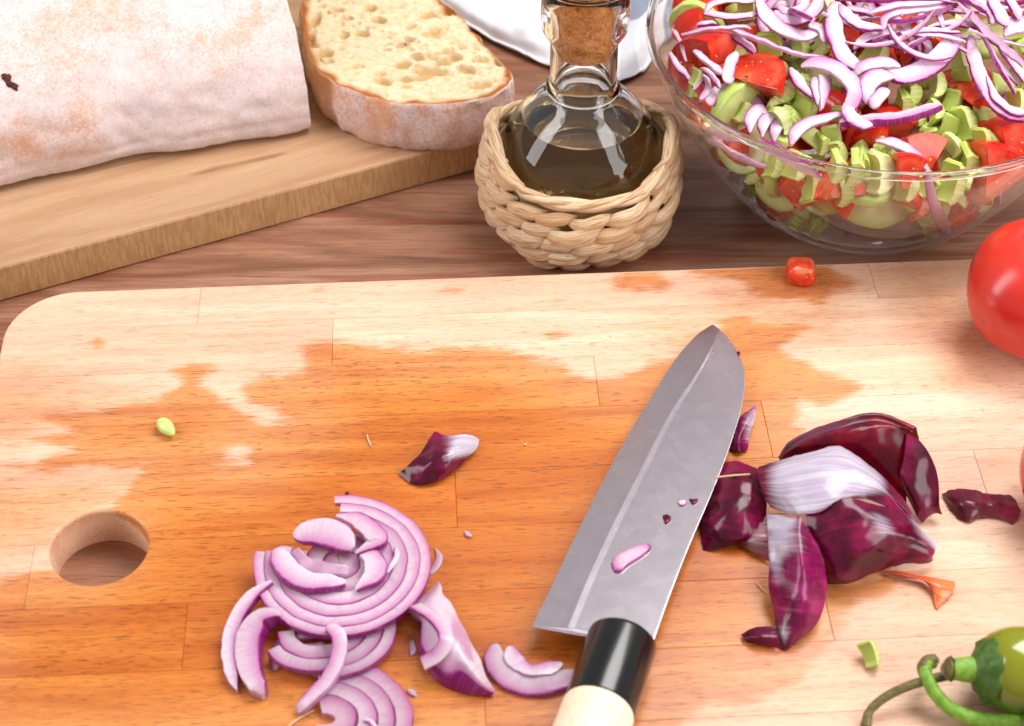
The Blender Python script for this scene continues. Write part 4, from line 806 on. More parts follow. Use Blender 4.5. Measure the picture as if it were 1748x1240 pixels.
net_obj('onion_peel', [[(245, 905, .1, 0), (300, 878, .4, 0), (375, 878, .5, 0)], [(255, 920, .2, 0), (310, 915, .5, 0), (385, 920, .5, .1)], [(268, 934, .05, 0), (320, 942, .15, 0), (398, 958, .1, 0)]], SKIN, None, 'pointed purple tail of peel at the foot of the peel tongue', 'onion peel', z4, .03, 18, .05)
net_obj('onion_peel', [[(165, 280, .5, 0), (220, 270, .9, 0), (280, 290, 1.0, .1), (312, 310, .9, 0)], [(140, 350, .5, 0), (210, 350, 1.2, 0), (280, 370, 1.25, 0), (335, 390, 1.0, 0)],
    [(115, 440, .4, .1), (190, 450, 1.05, .15), (260, 460, 1.1, 0), (335, 470, .8, 0)], [(103, 520, .3, .3), (170, 540, .6, .1), (240, 550, .7, 0), (305, 540, .6, 0)], [(105, 596, .05, 0), (160, 592, .15, 0), (220, 575, .3, 0), (275, 545, .25, 0)]], SKIN, None, 'blackish purple peel tucked under the spine of the knife', 'onion peel', z4, .03, 34, .08, .06, wsc=.9)
net_obj('onion_peel', [[(300, 500, .7, .3), (325, 495, .8, .5), (352, 490, .9, .4)], [(262, 550, .5, .3), (300, 560, .65, .5), (350, 565, .7, .35)], [(243, 578, .15, .3), (290, 605, .2, .4), (350, 640, .15, .3)]], SKIN_DRY, None, 'striped dusty purple peel corner left of the peel tongue', 'onion peel', z4, .03, 20, .03)
V, Fc = tube(crom(np.array([P(*z4(*c), BZ + q) for c, q in (((155, 332), 1.15), ((215, 325), 1.3), ((278, 321), 1.25))]), 12), .045, 7); obj('onion_root', V, Fc, ROOT, None, 'pale dry fibre across the blackish peel by the knife', 'onion root')
net_obj('onion_peel', [[(300, 66, .6, .5), (305, 64, .6, .5), (307, 66, .6, .5)], [(238, 118, .4, .2), (266, 122, .7, .5), (290, 132, .5, .8)], [(212, 182, .3, 0), (240, 185, .6, .1), (273, 190, .3, .6)], [(203, 226, .05, 0), (235, 236, .25, 0), (268, 233, .08, 0)]], SKIN_MAG, None, 'small pointed purple peel shard above the pile, right of the blade', 'onion peel', z4, .03, 20, .04)
net_obj('onion_peel', [[(1000, 378, .3, .1), (1080, 375, .5, .05), (1160, 392, .4, .2), (1225, 398, .2, .1), (1240, 408, .15, 0)], [(985, 388, .2, .4), (1060, 425, .6, 0), (1140, 435, .5, .1), (1200, 440, .35, 0), (1264, 458, .15, .05)],
    [(970, 392, .08, .5), (1058, 492, .08, .2), (1120, 475, .1, .1), (1190, 482, .1, .1), (1235, 503, .05, .3)]], SKIN_DRY, None, 'dry ragged flake of red peel at the right of the pile', 'onion peel', z4, .025, 26, .05, .10)
net_obj('onion_peel', [[(878, 86, .5, .1), (940, 104, .7, .55), (1000, 98, .55, 1), (1050, 118, .2, 1)], [(818, 172, .6, 0), (900, 170, .95, .15), (965, 160, .9, .9), (1042, 150, .3, 1)], [(770, 222, .4, 0), (850, 235, .65, .05), (930, 215, .7, .2), (1002, 190, .3, .3)],
    [(735, 250, .05, 0), (800, 294, .1, 0), (880, 282, .2, 0), (952, 242, .12, .05)]], SKIN, None, 'curled onion peel with a white tip alone in the middle of the board', 'onion peel', z5, .04, 30, .05, .03)

# ================================================================== other scraps on the board
def z8(x, y): return 1200 + x / 3.19, 380 + y / 3.19
net_obj('tomato_peel', [[(755, 672, .1, .5), (830, 675, .25, .5), (900, 690, .3, .4), (960, 700, .35, .6), (1025, 712, .2, .8)], [(775, 680, .2, .5), (840, 690, .35, .4), (905, 706, .35, .4), (965, 730, .4, .7), (1022, 740, .25, .7)], [(800, 690, .05, .4), (860, 700, .1, .4), (925, 715, .1, .5), (950, 790, .1, .6), (962, 815, .05, .5)]],
    mat_skin('tomato_peel', '#e8743c', '#c8300c', '#e0501c', '#ee9a60', .2), None, 'thin forked scrap of red tomato skin below the peel pile', 'tomato scrap', z4, .04, 20, .02)
TOMC = P(1365, 478, BZ)
bmv = []
for i in range(20):
    for j in range(24):
        th, ph = math.pi * i / 19, 2 * math.pi * j / 24; d = np.array([math.sin(th) * math.cos(ph), math.sin(th) * math.sin(ph), math.cos(th)])
        bmv.append(np.sign(d) * np.abs(d) ** 0.55 * [.66, .6, .52])
bmv = np.array(bmv); rr_ = fbm(bmv, 1.3, 2) * .14; bmv = bmv * (1 + rr_)[:, None] + TOMC + [0, 0, .5]
obj('tomato_cube', bmv, grid_faces(20, 24, True), TFLESH, None, 'small diced tomato cube on the back edge of the wet board', 'tomato piece', attrs={'rad': np.clip(.6 + rr_ * 3 - .25 * (bmv[:, 2] > BZ + .8), 0, 1), 'end': np.full(480, 1.0)})

# ---- prototypes of chopped vegetables, built at the origin and copied
def celery_mesh(L, ro=.62, ri=.26, open_=95, var=0):
    n = 41; a = np.radians(np.linspace(-open_, open_, n)); rib = np.abs(np.sin(a * 6.0 + var)); R_o = ro * (1 + .038 * rib) * (1 - .05 * np.cos(a)); mid = 4
    loops = []
    fr = np.linspace(1, 0, mid)
    inner = np.c_[ri * .55 * np.cos(a) - .10, ro * .86 * np.sin(a)]
    for f in fr: loops.append(np.c_[np.cos(a), np.sin(a)] * R_o[:, None] * f + inner * (1 - f))
    sec = np.vstack([loops[0], loops[-1][::-1]]); m = len(sec); rs = np.r_[np.ones(n), np.zeros(n)]
    V, Fc, rad, end, rb = [], [], [], [], []
    for z in (0, .05, L / 2, L - .05, L): sc = 1 - .05 * (z in (0, L)); V += [(x * sc, y * sc, z) for x, y in sec]; rad += rs.tolist(); end += [0.0] * m; rb += np.r_[rib, 0 * rib].tolist()
    Fc += grid_faces(5, m, True)
    for z, fl in ((-0.002, True), (L + .002, False)):
        o = len(V)
        for f, l in zip(fr, loops): V += [(x * .95, y * .95, z) for x, y in l]; rad += [f] * n; end += [1.0] * n; rb += (1 - rib).tolist()
        Fc += grid_faces(mid, n, off=o, flip=fl)
    V = np.array(V); V[:, 2] -= L / 2; V[:, 0] -= ro * .4
    V = V + (fbm(V * 1.0 + var, 1.2, 2) * .05)[:, None]
    return raw('celery_piece', V, Fc, CELERY, True, {'rad': rad, 'end': end, 'rib': rb})
CEL = [celery_mesh(.75, .58, .30, 82, 0), celery_mesh(.85, .52, .26, 78, 1), celery_mesh(.6, .66, .34, 88, 2), celery_mesh(.95, .5, .24, 75, 3), celery_mesh(.62, .56, .32, 95, 4)]
def tomato_mesh(R=2.6, ang=62, lo=0.0, hi=180.0, var=0):
    nt_, na = 22, 14; th = np.radians(np.linspace(lo + 4, hi - 4, nt_)); ph = np.radians(np.linspace(-ang / 2, ang / 2, na)); V, Fc, rad, end = [], [], [], []
    for t in th: V += [(R * math.sin(t) * math.cos(p) * 1.0, R * math.sin(t) * math.sin(p), R * .85 * math.cos(t)) for p in ph]
    Fc += grid_faces(nt_, na, flip=True); rad += [1.0] * len(V); end += [0.0] * len(V)
    for s, fl in ((-1, False), (1, True)):
        o = len(V); p = s * math.radians(ang / 2)
        for t in th:
            for f in np.linspace(1, .12, 10):
                w = .10 * math.sin(f * 9 + var) * math.sin(t * 3) * (f < .93); V.append((R * f * math.sin(t) * math.cos(p) - s * w * math.sin(p), R * f * math.sin(t) * math.sin(p) + s * w * -math.cos(p), R * .85 * f * math.cos(t))); rad.append(f); end.append(1.0)
        Fc += grid_faces(nt_, 10, off=o, flip=fl)
    o = len(V)   # inner strip closing the wedge along its core
    for t in th:
        for q in (-1, 1): p = q * math.radians(ang / 2); V.append((R * .12 * math.sin(t) * math.cos(p), R * .12 * math.sin(t) * math.sin(p), R * .85 * .12 * math.cos(t))); rad.append(.1); end.append(1.0)
    Fc += grid_faces(nt_, 2, off=o)
    for t in (th[0], th[-1]):
        o = len(V)
        for f in (1, .12):
            for p in ph: V.append((R * f * math.sin(t) * math.cos(p), R * f * math.sin(t) * math.sin(p), R * .85 * f * math.cos(t))); rad.append(f); end.append(1.0)
        Fc += grid_faces(2, na, off=o)
    V = np.array(V); V -= [R * .55, 0, R * .85 * (math.cos(th[0]) + math.cos(th[-1])) / 2]
    return raw('tomato_piece', V, Fc, TFLESH, True, {'rad': rad, 'end': end})
TOMS = [tomato_mesh(2.5, 60, 0, 180), tomato_mesh(2.6, 70, 35, 110, 1), tomato_mesh(2.4, 55, 80, 180, 2), tomato_mesh(2.1, 48, 60, 120, 3)]
def cuke_mesh(R=1.75, th=.55):
    pr = [(0.02, 0), (R * .5, 0), (R * .85, .01), (R * .97, .05), (R, .14), (R, th - .14), (R * .97, th - .05), (R * .85, th - .01), (R * .5, th), (.02, th)]; V, Fc = lathe(pr, (0, 0, -th / 2), 40); V = np.asarray(V); V = V * [1, .93, 1]; V = V + (fbm(V, .9, 2) * .08)[:, None]
    return raw('cucumber_slice', V, Fc, CUKE, True, {'rad': np.repeat([0, .5, .85, .93, 1, 1, .93, .85, .5, 0], 40)})
CUK = [cuke_mesh(), cuke_mesh(1.5, .8)]
def arc_mesh(r, a0, a1, w, t, bend=0.0):
    a = np.radians(np.linspace(a0, a1, 30)); s = np.linspace(-1, 1, 30); V, Fc, at = sweep(np.c_[r * np.cos(a), r * np.sin(a), bend * s ** 2], w * np.clip(1.15 - np.abs(s) ** 3, .3, 1), t, (0, 0, 1), -1 if a1 < a0 else 1, 6, .25); c = V.mean(0); V = V - c; V = V + (fbm(V, 1.5, 2) * .05)[:, None]
    return raw('onion_strip', V, Fc, ONION, True, at)
ONS = [arc_mesh(2.6, 0, 130, .55, .22, .3), arc_mesh(2.0, 0, 170, .6, .25, -.2), arc_mesh(3.3, 0, 80, .4, .18, .3), arc_mesh(1.6, 0, 150, .5, .3), arc_mesh(4.5, 0, 70, .3, .16, .5)]
KINDS_ = {'celery': ('celery_piece', CEL, 'celery'), 'tomato': ('tomato_piece', TOMS, 'tomato piece'), 'cucumber': ('cucumber_slice', CUK, 'cucumber slice'), 'onion': ('onion_strip', ONS, 'onion strip')}
def piece(kind, i, loc, rot, scale, label, group=None):
    nm, ms, cat = KINDS_[kind]; o = bpy.data.objects.new(nm, ms[i % len(ms)]); COL.objects.link(o); o.location = Vector(loc) * S; o.rotation_euler = rot; o.scale = (scale,) * 3 if np.ndim(scale) == 0 else scale
    return tag(o, label, cat, group)
piece('celery', 4, P(1485, 1116, BZ + .42), (.75, .5, .9), .85, 'small cut celery bit on the dry part of the board')

# ================================================================== salad in the bowl
def z3(x, y): return 1080 + x / 2.584, y / 2.584
def zr_(x, y): return 1400 + x / 4.132, y / 4.132
def zsal(px, py): return 6.5 + np.clip((285 - py) / 285, -.2, 1.3) * 3.3
def gri(z): return float(gr(np.clip(z, .3, GH))) - .34
def keep_in(p, m=.3):
    p = np.array(p, float); d = p[:2] - [GX, GY]; r = np.hypot(*d); lim = gri(p[2]) - m
    if p[2] < GH + .1 and r > lim: p[:2] = [GX, GY] + d / r * lim
    return p
def on_top(px, py, dh=0.0, m=.5): return keep_in(P(px, py, zsal(px, py) + dh), m)
def on_wall(px, py, depth=.5):
    """where the sight line through the front wall meets the inside of the bowl, pushed inward"""
    for z in np.arange(GH - .1, .5, -.05):
        q = P(px, py, z)
        if np.hypot(q[0] - GX, q[1] - GY) < gri(z):
            d = q[:2] - [GX, GY]; r = np.hypot(*d); q[:2] = [GX, GY] + d / r * max(0, r - depth); q[2] = max(q[2], .5 + depth * .5); return q
    return P(px, py, .8)

def clamp_in(V):
    V = np.array(V, float); d = V[:, :2] - [GX, GY]; r = np.hypot(*d.T); lim = gr(np.clip(V[:, 2], .3, GH)) - .30; k = (r > lim) & (V[:, 2] < GH + .15)
    V[k, :2] = [GX, GY] + d[k] * (lim[k] / r[k])[:, None]; V[:, 2] = np.maximum(V[:, 2], .3); return V
def fit_inside(o, tries=14):
    """push a piece inward and up until it no longer pokes through the glass"""
    me = o.data; co = np.empty(len(me.vertices) * 3, np.float32); me.vertices.foreach_get('co', co); co = co.reshape(-1, 3)[::3]
    R3 = np.array(o.rotation_euler.to_matrix()) * np.array(o.scale)[None]; W = co @ R3.T / S
    for _ in range(tries):
        L = np.array(o.location) / S; V = W + L; zmin = V[:, 2].min()
        if zmin < .3: o.location.z += (.31 - zmin) * S; continue
        d = V[:, :2] - [GX, GY]; ex = np.hypot(*d.T) - (gr(np.clip(V[:, 2], .2, GH)) - .29); ex[V[:, 2] > GH + .1] = -1; m_ = ex.max()
        if m_ <= 0: break
        i_ = ex.argmax(); sl = float((gr(V[i_, 2] + .05) - gr(max(.02, V[i_, 2] - .05))) / .1); e = d[i_]; r = max(1e-3, np.hypot(*e)); nr, nz = 1 / math.hypot(1, sl), sl / math.hypot(1, sl); s_ = m_ * nr * 1.1; o.location.x -= e[0] / r * s_ * nr * S; o.location.y -= e[1] / r * s_ * nr * S; o.location.z += s_ * nz * S
    return o
_piece0 = piece
def piece(*a, **k): return fit_inside(_piece0(*a, **k))

def project(p):
    q = np.asarray(p, float) - CAMP; w = -(q @ W_); return np.array([CX + F * (q @ R_) / w, CY - F * (q @ U_) / w])
# filling: first the pieces one cannot tell apart, from the glass inwards and up to the top
frng = np.random.default_rng(77)
def rot3(): return tuple(frng.uniform(0, 6.28, 3))
G_CEL, G_TOM, G_ONI, G_CUC = 'chopped celery in the salad', 'cut tomato in the salad', 'sliced onion in the salad', 'cucumber in the salad'
LBL = {'celery': ('chopped green celery piece mixed into the salad in the bowl', G_CEL), 'tomato': ('red tomato chunk mixed into the salad in the bowl', G_TOM), 'cucumber': ('pale cucumber slice mixed into the salad in the bowl', G_CUC), 'onion': ('lilac onion strip mixed into the salad in the bowl', G_ONI)}
FILL = []
def filler(kind, loc, sc):
    FILL.append((piece(kind, int(frng.integers(0, 5)), loc, rot3(), sc, *LBL[kind]), kind))
for k in range(95):      # against the glass, front and sides
    a = frng.uniform(-math.pi * 1.06, .06 * math.pi); z = frng.uniform(.9, 6.3); kind = frng.choice(['celery', 'tomato', 'tomato', 'cucumber', 'celery'])
    pf_ = project((GX + gri(z) * math.cos(a), GY + gri(z) * math.sin(a), z))
    if 1390 < pf_[0] < 1590 and pf_[1] > 335: continue
    r = gri(z) - (1.0 if kind in ('tomato', 'cucumber') else .7) - frng.uniform(.1, .7)
    filler(kind, (GX + r * math.cos(a), GY + r * math.sin(a), z + .2), frng.uniform(.6, .85) if kind in ('tomato', 'cucumber') else frng.uniform(.85, 1.1))
for k in range(80):      # small bits down in the base of the bowl
    a = frng.uniform(-math.pi * 1.02, .02 * math.pi); z = frng.uniform(.5, 1.7); r = gri(z) - .4 - frng.uniform(0, .6)
    if 1400 < project((GX + r * math.cos(a), GY + r * math.sin(a), z))[0] < 1585: continue
    kind = frng.choice(['celery', 'tomato', 'cucumber']); filler(kind, (GX + r * math.cos(a), GY + r * math.sin(a), z), frng.uniform(.38, .55) if kind != 'celery' else frng.uniform(.7, .95))
for k in range(75):      # small celery over the front half of the top
    r = 8.6 * math.sqrt(frng.uniform(0.05, 1)); a = frng.uniform(-math.pi, .1 * math.pi) if k % 4 else frng.uniform(0, math.pi); x, y = GX + r * math.cos(a), GY + r * math.sin(a)
    filler('celery', keep_in((x, y, 5.95 + 3.3 * np.clip((y - (GY - 10)) / 12, 0, 1) + frng.uniform(-.2, .3)), .7), frng.uniform(.8, 1.1))
for k in range(120):     # under the top layer
    r = 9.0 * math.sqrt(frng.uniform(0, 1)); a = frng.uniform(0, 6.283); x, y = GX + r * math.cos(a), GY + r * math.sin(a)
    zt_ = 5.2 + 3.3 * np.clip((y - (GY - 10)) / 12, 0, 1) - frng.uniform(0, .8); kind = frng.choice(['celery', 'tomato', 'tomato', 'celery', 'cucumber', 'onion'])
    p = keep_in((x, y, zt_), 1.0); filler(kind, p, frng.uniform(.7, .95) if kind in ('tomato', 'cucumber') else frng.uniform(.9, 1.15))

# the pieces that show
def cel(x, y, i, rot, sc, lab, zc=z3, dh=.35): piece('celery', i, on_top(*zc(x, y), dh), rot, sc, lab, G_CEL)
def celw(x, y, i, rot, sc, lab, d=.5): piece('celery', i, on_wall(*z3(x, y), d), rot, sc, lab, G_CEL)
def tom(x, y, i, rot, sc, lab, dh=.1, zc=z3): piece('tomato', i, on_top(*zc(x, y), dh), rot, sc, lab, G_TOM)
tom(350, 225, 1, (.2, -.5, 1.9), 1.0, 'tomato wedge near the left rim of the bowl under the loose onion strips')
tom(555, 345, 0, (1.35, .35, .75), .85, 'slim tomato wedge with cut face showing, left of the salad', .3)
tom(900, 205, 2, (.3, -.6, 1.0), .75, 'tomato chunk between the tall pink onion ring and the celery')
tom(1160, 545, 1, (.1, -.7, 1.2), .8, 'tomato piece under the straight purple onion strip', -.1)
tom(1495, 395, 0, (1.4, .2, .3), .75, 'tomato wedge below the big onion curve at right', .2)
tom(1240, 690, 2, (.4, -.9, 1.5), .95, 'smooth tomato piece at the front inside the rim', .1)
tom(1060, 650, 3, (.2, -.8, 2.2), .9, 'tomato piece behind celery at the front of the salad', -.1)
tom(1665, 620, 1, (.2, -.5, 1.6), 1.15, 'large tomato chunk at the right edge of the salad', 0)
tom(1480, 470, 3, (.3, .6, .4), .7, 'small tomato piece right of the celery heap', 0)
tom(1330, 200, 2, (.6, .6, .4), .6, 'tomato bit deep between crossing onion strips', -.5)
tom(1200, 250, 3, (.1, -.6, 1.4), .6, 'tomato bit behind the wide double onion arc', -.4)
for x, y, i, rot, sc, lab in ((720, 900, 1, (.6, -.3, 1.4), .95, 'tomato chunk behind the glass at the lower left of the bowl'), (1225, 810, 3, (.2, -.8, 1.3), .85, 'tomato piece behind the glass just below the rim'), (1570, 940, 0, (1.2, .3, .4), 1.05, 'big tomato wedge behind the glass at the lower right'), (1690, 800, 1, (.3, -.4, 1.2), 1.1, 'tomato chunk behind the glass next to the whole tomato'), (1310, 960, 2, (.5, -.5, .9), .7, 'tomato bit behind the glass right of the cucumber disc'), (870, 890, 2, (.9, -.2, .7), .8, 'tomato bit behind the glass above the cucumber disc'), (1430, 1010, 1, (.3, -.2, 1.0), .8, 'tomato piece low behind the glass near the bowl base')):
    piece('tomato', i, on_wall(*z3(x, y), 1.0 * sc), rot, sc, lab, G_TOM)
piece('cucumber', 1, on_top(*z3(470, 480), -.35), (1.45, -.35, .55), .95, 'green cucumber slab by the left rim of the bowl', G_CUC)
piece('cucumber', 0, on_wall(*z3(1065, 990), .4), (.95, .0, .08), 1.12, 'round cucumber disc pressed against the front glass', G_CUC)
piece('cucumber', 0, on_wall(*z3(400, 700), .7), (1.0, -.3, -.75), .95, 'cucumber disc behind the glass at the left of the bowl', G_CUC)
piece('cucumber', 0, on_wall(*z3(600, 880), .8), (1.2, -.2, -.5), .8, 'cucumber slice low behind the left glass', G_CUC)
CELS = [(605, 195, 1, (1.3, .2, 1.2), 1.2, 'left of the ridged pair near the back'), (735, 195, 2, (.9, .4, .6), 1.0, 'right of the ridged pair near the back'), (640, 318, 0, (1.4, .5, .4), 1.0, 'on the slim tomato wedge'), (690, 400, 1, (1.2, .5, -.6), 1.25, 'below the slim tomato wedge'), (760, 470, 3, (1.5, .2, .7), 1.1, 'left of the purple onion petal'),
    (655, 525, 0, (1.0, -.3, .5), 1.15, 'beside the stacked half moons'), (880, 605, 4, (1.2, .2, 1.2), 1.1, 'under the front onion strip'), (795, 605, 0, (.8, .6, 1.8), .9, 'inside the front white arc'), (835, 630, 3, (1.4, .1, .3), .9, 'darkest green inside the front white arc'), (1065, 245, 1, (1.2, .8, .3), 1.25, 'left of the wide double arc'), (1445, 280, 2, (.7, .4, .5), 1.15, 'right of the wide double arc'), (1460, 350, 0, (1.0, .2, 1.0), 1.0, 'above the right tomato wedge'),
    (1340, 380, 4, (.6, .3, .2), 1.15, 'behind the celery heap'), (1225, 400, 3, (1.45, .1, .2), 1.25, 'ridged at the left of the celery heap'), (1195, 452, 1, (1.5, .1, .15), 1.1, 'lying under the ridged left one'), (1410, 450, 0, (1.2, .6, .4), .95, 'top of the celery heap'), (1335, 495, 2, (.4, .3, .2), .9, 'at the middle of the celery heap'), (1390, 555, 3, (.5, .1, 2.2), 1.1, 'upright in the celery heap'), (1465, 545, 2, (.9, .2, .7), 1.25, 'ribbed fan right in the celery heap'), (1545, 530, 1, (1.3, .3, .5), 1.2, 'pale block at the right of the celery heap'), (1310, 605, 0, (1.4, .1, 1.6), .85, 'below the tip of the straight purple strip'),
    (1545, 640, 2, (1.1, .3, .6), 1.2, 'lying across the green block'), (1480, 705, 3, (1.5, 0, .1), 1.3, 'green block at the front rim'), (1605, 690, 0, (.8, .4, .3), .9, 'right of the green block'), (1075, 680, 1, (1.3, .4, -.6), 1.15, 'ribbed by the front rim'), (1010, 712, 3, (1.5, .1, -.15), 1.25, 'long at the front rim'), (905, 675, 4, (1.0, .1, .8), 1.0, 'at the front rim left of the long one'), (1410, 640, 4, (.4, .2, .9), 1.0, 'in shade below the celery heap'), (1690, 440, 0, (1.2, .2, .8), .95, 'far right under the onion curve'), (850, 30, 2, (.5, .3, .4), 1.1, 'pale at the very back'), (960, 135, 4, (1.2, .4, .3), 1.0, 'behind the tall pink onion ring'), (500, 45, 1, (1.4, .2, 1.4), .9, 'at the back left inside an onion loop'), (840, 215, 1, (1.2, .3, -.7), 1.0, 'behind the long slanting strip'), (280, 340, 4, (1.4, .4, .5), .7, 'dark sliver by the left rim')]
for x, y, i, rot, sc, lab in CELS: cel(x, y, i, rot, sc, 'celery piece ' + lab)
for x, y, i, rot, sc, lab in ((500, 800, 3, (1.3, .2, -.5), 1.2, 'far left'), (590, 770, 2, (.9, .5, .2), 1.1, 'left, ribbed'), (690, 775, 1, (1.2, .3, .3), 1.25, 'under the pink wedge'), (755, 885, 2, (.8, .5, .4), 1.15, 'on the tomato chunk'), (890, 785, 3, (1.5, .1, .1), 1.2, 'just below the rim at centre left'), (915, 895, 1, (1.5, .1, .1), 1.25, 'above the cucumber disc'), (975, 800, 3, (1.5, .1, -.1), 1.35, 'tall below the rim'), (1095, 840, 2, (1.1, .1, .3), 1.45, 'largest, fan shaped'), (1220, 880, 0, (1.0, .3, .4), 1.2, 'with star shaped end'), (1440, 890, 2, (1.3, .6, .6), 1.5, 'ribbed crescent at right'), (1590, 910, 1, (1.5, .05, .05), 1.15, 'square block at far right')):
    celw(x, y, i, rot, sc, 'celery piece behind the front glass, ' + lab)

def ons(pts, w, lab, dh=.6, t=.13, outer=1, zc=z3, mat=None, taper=.2, tilt=0.0, wall=None):
    """onion strip over the salad (or, with wall, lying against the glass)"""
    n = 40; q = []
    for k, c in enumerate(pts):
        h = dh[k] if np.ndim(dh) else dh
        q.append(on_wall(*zc(*c), wall) if wall else keep_in(P(*zc(*c), zsal(*zc(*c)) + h), .35))
    path = crom(np.array(q), n); s = np.linspace(0, 1, n); env = np.clip(np.minimum(s, 1 - s) / max(taper, 1e-3), 0, 1) ** .6
    W = crom(np.c_[np.atleast_1d(np.asarray(w, float)) if np.ndim(w) else [w, w]], n)[:, 0] * (.4 + .6 * env) * .64
    up = unit(np.array([0, -.35, 1.0])) if not wall else unit(np.c_[path[:, :2] - [GX, GY], 0 * s + .2])
    V, Fc, at = sweep(path, W, t * (.6 + .4 * env), up, outer, 6, .1, tilt); V = V + (fbm(V, 1.8, 2) * .05)[:, None] * np.array([1, 1, .5]); V = clamp_in(V)
    return obj('onion_strip', V, Fc, mat or ONION, None, lab, 'onion strip', G_ONI, attrs=at)
A_ = ons
A_([(315, 62), (420, 78), (500, 74), (550, 62)], .55, 'pale onion strip at the back left of the salad', .7, outer=1)
A_([(318, 55), (350, 22), (430, 5), (545, 12)], .5, 'onion loop behind the pale strip at back left', .7, outer=-1)
A_([(555, -20), (580, 60), (640, 125), (740, 165), (800, 150), (850, 120)], [.9, 1.0, 1.0, .95, .8, .5], 'thick white onion arc at the back of the salad', .9, .2, outer=-1)
A_([(620, 60), (690, 100), (770, 80), (815, 30), (830, -30)], .9, 'pink onion arc nested behind the thick white one', .8, .2, outer=1)
A_([(640, 40), (690, 62), (750, 40), (775, -20)], .7, 'inner onion ring at the very back of the salad', .8, .2, outer=1)
A_([(780, 110), (830, 140), (850, 190)], .7, 'short lilac onion block right of the thick white arc', 1.0, .2, outer=-1)
A_([(215, 157), (330, 134), (470, 122), (520, 130)], .28, 'thin straight onion strip crossing the left tomato wedge', [.7, .9, .9, .8], .14, outer=-1)
A_([(280, 120), (330, 112), (372, 108)], .35, 'short pink onion bit near the left rim', .9, .2)
A_([(430, 140), (500, 165), (600, 205), (720, 248), (865, 268)], [.45, .5, .5, .45, .25], 'long slanting onion strip with bright purple edge', [.8, .9, 1.0, 1.0, .9], .2, outer=-1, taper=.1, tilt=.5)
A_([(430, 150), (480, 190), (540, 235)], .6, 'short onion strip under the long slanting one', .6, .2, outer=1)
A_([(175, 130), (205, 180), (235, 275)], .3, 'sheer onion strip hanging at the left rim', .3, .1, mat=ONION_CLEAR)
A_([(165, 235), (195, 290), (245, 350), (280, 395)], .45, 'magenta edged onion strip along the left rim', .1, .15, outer=1)
A_([(270, 228), (330, 280), (395, 328)], .5, 'short white onion strip on the left tomato wedge', .9, .25, outer=-1)
A_([(462, 240), (430, 290), (420, 345), (440, 365)], .85, 'plump white onion layer left of the slim tomato wedge', .6, .2, outer=-1)
A_([(270, 400), (310, 350), (330, 400), (300, 440)], .5, 'lilac onion curl by the left rim', .2, .2)
A_([(300, 305), (345, 340), (385, 390)], .4, 'thin lilac onion strip above the curl at the left rim', .5, .2)
A_([(345, 470), (350, 430), (400, 400), (410, 460)], .8, 'lilac onion layer between the rim and the cucumber slab', .1, .2)
A_([(905, 15), (885, 80), (895, 180), (935, 260), (1010, 320)], [.9, 1.2, 1.25, 1.2, .9], 'tall pink onion ring segment left of centre', [1.2, 1.2, 1.1, 1.0, .9], .25, outer=1, taper=.08, mat=ONION)
A_([(910, 25), (950, 80), (1010, 120), (1100, 135)], [.6, .85, .8, .5], 'bright white onion arc at the top centre', 1.3, .2, outer=1)
A_([(955, 350), (1010, 305), (1100, 285), (1180, 300)], [.7, .9, .9, .6], 'left half of the wide onion arc at the centre', [.8, 1.0, 1.1, 1.1], .25, outer=-1)
A_([(1100, 330), (1200, 345), (1310, 300), (1390, 220), (1430, 150)], [.7, 1.4, 1.5, 1.4, .8], 'wide double layered onion arc right of centre', [1.0, 1.0, 1.1, 1.2, 1.2], .28, outer=1, taper=.12)
A_([(745, 295), (830, 285), (920, 325), (975, 400), (965, 465), (930, 500)], [.6, 1.05, 1.15, 1.1, 1.0, .8], 'S shaped white onion curl at the centre front', [1.0, 1.2, 1.3, 1.3, 1.2, 1.1], .2, outer=-1, taper=.1)
A_([(930, 480), (960, 520), (1000, 550), (1055, 562)], [.9, 1.0, .9, .6], 'white onion end with lilac edge below the S shaped curl', 1.2, .2, outer=1, taper=.12)
A_([(1030, 460), (1030, 390), (1075, 345), (1160, 345)], [.9, 1.3, 1.3, .6], 'plump white onion half moon at the centre', 1.1, .2, outer=-1, taper=.15)
A_([(1050, 480), (1080, 440), (1120, 400)], .9, 'white onion layer inside the plump half moon', 1.2, .25, outer=-1)
A_([(975, 222), (1020, 180), (1090, 155), (1180, 140)], [.4, .7, .6, .4], 'pale onion strip above the wide arc', 1.0, .2, outer=1)
A_([(1060, 185), (1140, 168), (1200, 150)], .35, 'dark purple onion strip crossing the pale one', 1.2, .2, outer=1, tilt=.9)
A_([(1098, 140), (1110, 90), (1160, 65), (1300, 45), (1420, 30)], [.5, .6, .55, .5, .4], 'pink onion strip with a hooked end near the top', [1.2, 1.3, 1.4, 1.4, 1.3], .2, outer=-1)
A_([(1125, 105), (1200, 105), (1320, 75), (1432, 35)], [.3, .5, .55, .4], 'vivid purple onion strip slanting under the hooked one', [1.3, 1.35, 1.4, 1.4], .2, outer=1, tilt=1.0, taper=.06)
A_([(1185, 160), (1300, 135), (1440, 150)], [.3, .4, .3], 'thin pink onion bundle strand, upper', 1.5, .14)
A_([(1180, 150), (1290, 155), (1380, 165), (1470, 190)], [.3, .4, .3, .2], 'thin pink onion bundle strand, lower', 1.45, .14, outer=-1)
A_([(1215, 215), (1270, 190), (1320, 160)], .35, 'short pink onion strand with purple side', 1.4, .22, tilt=.6)
A_([(1245, 165), (1250, 230), (1270, 290)], .4, 'upright dark purple onion strip behind the wide arc', .9, .2, tilt=.8)
A_([(1280, 180), (1300, 220), (1290, 270)], .6, 'pale onion strip behind the upright purple one', .8, .2)
